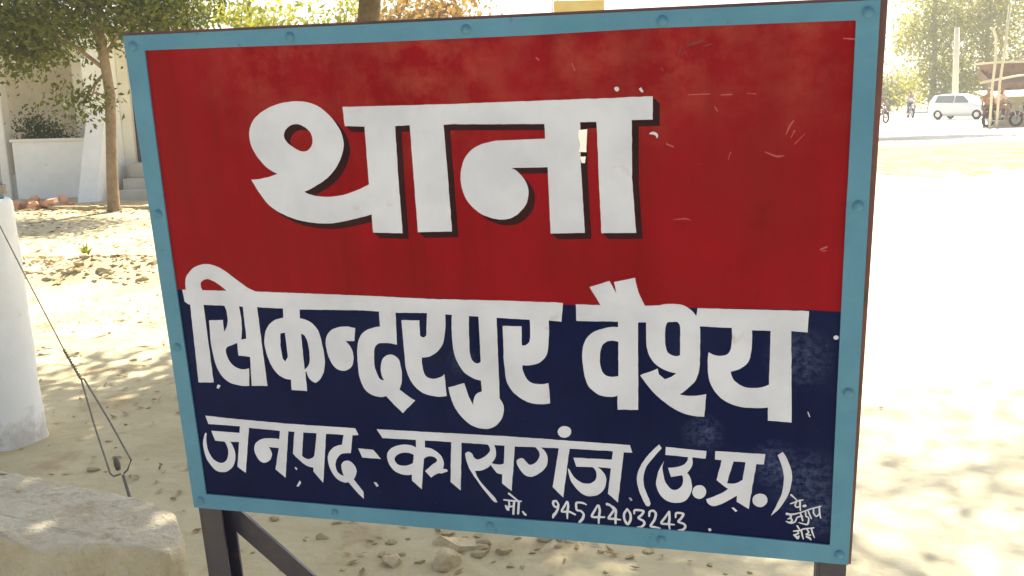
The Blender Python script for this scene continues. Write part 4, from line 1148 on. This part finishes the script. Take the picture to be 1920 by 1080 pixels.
p4 = make_person('person in brown riding half hidden by the right edge of the sign', 'ride', M['cloth_brown'], M['cloth_blue'])
p4.location = (20.42, 53.2, .04); p4.rotation_euler = (0, 0, R(-80))
b5 = dup(b1, (23.1, 42.6, .04), R(170), 'black motorcycle parked at the right edge of the view under the awning')
p5 = make_person('person in orange brown clothes standing behind the parked motorcycle', 'stand', M['cloth_orange'], M['cloth_brown'])
p5.location = (21.25, 42.9, .0); p5.rotation_euler = (0, 0, R(-100))

# ================================================================== SMALL GROUND THINGS
SG = 'pale stones on the soil below the sign'
st = [('large flat pale stone lying on the soil under the middle of the sign', (-.205, 3.06), (.085, .05, .04), .1),
      ('rounded pale stone just in front of the flat stone under the sign', (-.235, 2.945), (.055, .045, .045), 1.2),
      ('small pale wedge shaped stone right of the flat stone under the sign', (-.06, 3.10), (.04, .03, .025), 2.0),
      ('broad buff stone half sunk in the soil under the sign middle right', (.10, 3.02), (.10, .07, .03), .6),
      ('pale stone slab near the sign right leg on the soil', (.42, 3.12), (.12, .07, .035), .2),
      ('small stone lying left of the pale stones under the sign', (-.42, 2.95), (.05, .035, .03), 2.5),
      ('long thin buff stone nearest the lower frame right of centre', (.26, 3.0), (.07, .04, .03), 1.9)]
for i, (lb, (x, y), r_, rz) in enumerate(st):
    rock('stone', (x, y, r_[2] * .3), r_, M['stone'], i + 1, 4, rz, .45, lb, 'stone', SG)

w_ = thing('weed', 'small bright yellow green weed sprouting on the earth ridge left of the sign', 'plant', (-4.45, 9.9, .02))
wm = MB()
for k in range(16):
    a = k * 2.4; l = .10 + .07 * random.random(); ca, sa = math.cos(a), math.sin(a)
    p = [Vector((0, 0, 0)), Vector((ca * l * .4, sa * l * .4, l * .8)), Vector((ca * l, sa * l, l * 1.15))]
    s_ = Vector((-sa, ca, 0)) * .014
    wm.add(([p[0], p[1] + s_, p[2], p[1] - s_], [(0, 1, 2, 3)]))
wm.build('leaves', M['weed'], w_)
w2 = thing('weed', 'dry olive weed patch on the soil just below the sign frame', 'plant', (-.16, 3.24, .0))
leaves_mesh('leaves', [((0, 0, .03), (.12, .05, .02), 1)], 160, .03, M['weed'], w2, seed=31)
dp = thing('dry_stalk', 'dark bent dry stalk standing by the left end of the veranda wall', 'plant', (-9.6, 18.6, 0))
MB().tube([(0, 0, -.05), (.05, 0, .2), (-.03, 0, .45), (.02, 0, .7), (.06, 0, .8)], [.035, .03, .028, .02, .008], 7).build('stalk', M['bark2'], dp, True)

# leaf litter and clods: uncountable
def litter(name, n, xr, yr, size, dens, material, seed):
    g_ = random.Random(seed); V, F = [], []
    k = 0
    while k < n:
        x, y = g_.uniform(*xr), g_.uniform(*yr)
        if not dens(x, y, g_): continue
        k += 1
        z = ground_h(x, y) + .006; a = g_.uniform(0, 6.28); l = size * g_.uniform(.5, 1.3); w = l * g_.uniform(.3, .55)
        ca, sa = math.cos(a), math.sin(a); t1, t2 = g_.uniform(0, .5) * l, g_.uniform(0, .4) * l
        o = len(V)
        V += [(x - ca * l, y - sa * l, z + t1 * .4), (x + sa * w, y - ca * w, z + t2), (x + ca * l, y + sa * l, z + g_.uniform(0, .6) * l), (x - sa * w, y + ca * w, z)]
        F.append((o, o + 1, o + 2, o + 3))
    o = link_mesh(name, V, F, material); o['kind'] = 'stuff'; return o
def dens1(x, y, g_):
    d = .18 + .6 * max(0, noise.noise(Vector((x * .9, y * .9, 4))) + .15)
    if x > .9: d *= .035
    elif x > -.7 and y < 4.5: d *= .9
    return g_.random() < d and not (-7.8 < x < -9)
lt = litter('leaf_litter', 1700, (-5.5, 3.0), (2.3, 9.0), .020, dens1, M['litter'], 5); tag(lt, 'dry brown leaves scattered over the sandy soil', 'leaves')
lt2 = litter('leaf_litter', 2600, (-9, -2.6), (8.4, 16.5), .045, lambda x, y, g_: g_.random() < (.9 if abs(y - 9.6 + .22 * (x + 4)) < .45 or abs(y - 15.2) < .5 else .16), M['litter'], 6); tag(lt2, 'band of dry leaves along the earth ridges of the yard', 'leaves')
cb = MB(); g_ = random.Random(9)
ico = bmesh.new(); bmesh.ops.create_icosphere(ico, subdivisions=2, radius=1); ico.verts.ensure_lookup_table()
iv = [v.co.copy() for v in ico.verts]; iF = [tuple(v.index for v in f.verts) for f in ico.faces]; ico.free()
def clod(x, y, r):
    s = g_.uniform(0, 50); z = ground_h(x, y)
    cb.add(([Vector((x, y, z + r * .2)) + Vector((v.x * r * 1.3, v.y * r, v.z * r * .7)) for v in chip_verts(iv, s, 8, .35, .8)], iF))
for i in range(420):
    x = g_.uniform(-6.5, -2.6); cy, sx = ((9.6, -.22) if i % 2 else (8.75, -.10)) ; y = cy + sx * (x + 4) + g_.gauss(0, .12)
    clod(x, y, abs(g_.gauss(.012, .016)) + .008)
for i in range(260):
    x, y = g_.uniform(-3.6, 1.0), g_.uniform(2.5, 8.0)
    clod(x, y, abs(g_.gauss(.008, .006)) + .004)
for i in range(70):
    x, y = g_.gauss(-.1, .4), g_.gauss(3.05, .16)
    clod(x, y, abs(g_.gauss(.010, .008)) + .005)
cl_ = cb.build('clods', M['clod'], None, False); cl_['kind'] = 'stuff'; tag(cl_, 'crumbled earth clods and pebbles strewn on the soil', 'clods')

# ================================================================== ADDED GLARE VEIL
hz = box('glare_veil', (-1000, -400, -1.2, 1300, 2600, 60), None)  # volume added to copy lens glare washing out the far trees
hz['kind'] = 'stuff'; tag(hz, 'added pale veil standing in for lens glare over the far trees', 'glare_veil')
hm = bpy.data.materials.new('glare_veil_volume'); hm.use_nodes = True
hn = hm.node_tree
hn.nodes.remove(hn.nodes['Principled BSDF'])
pv = hn.nodes.new('ShaderNodeVolumePrincipled')
pv.inputs['Color'].default_value = (1.0, .99, .95, 1)
pv.inputs['Density'].default_value = .0020
pv.inputs['Anisotropy'].default_value = .2
hn.links.new(pv.outputs[0], hn.nodes['Material Output'].inputs['Volume'])
hz.data.materials.clear(); hz.data.materials.append(hm)
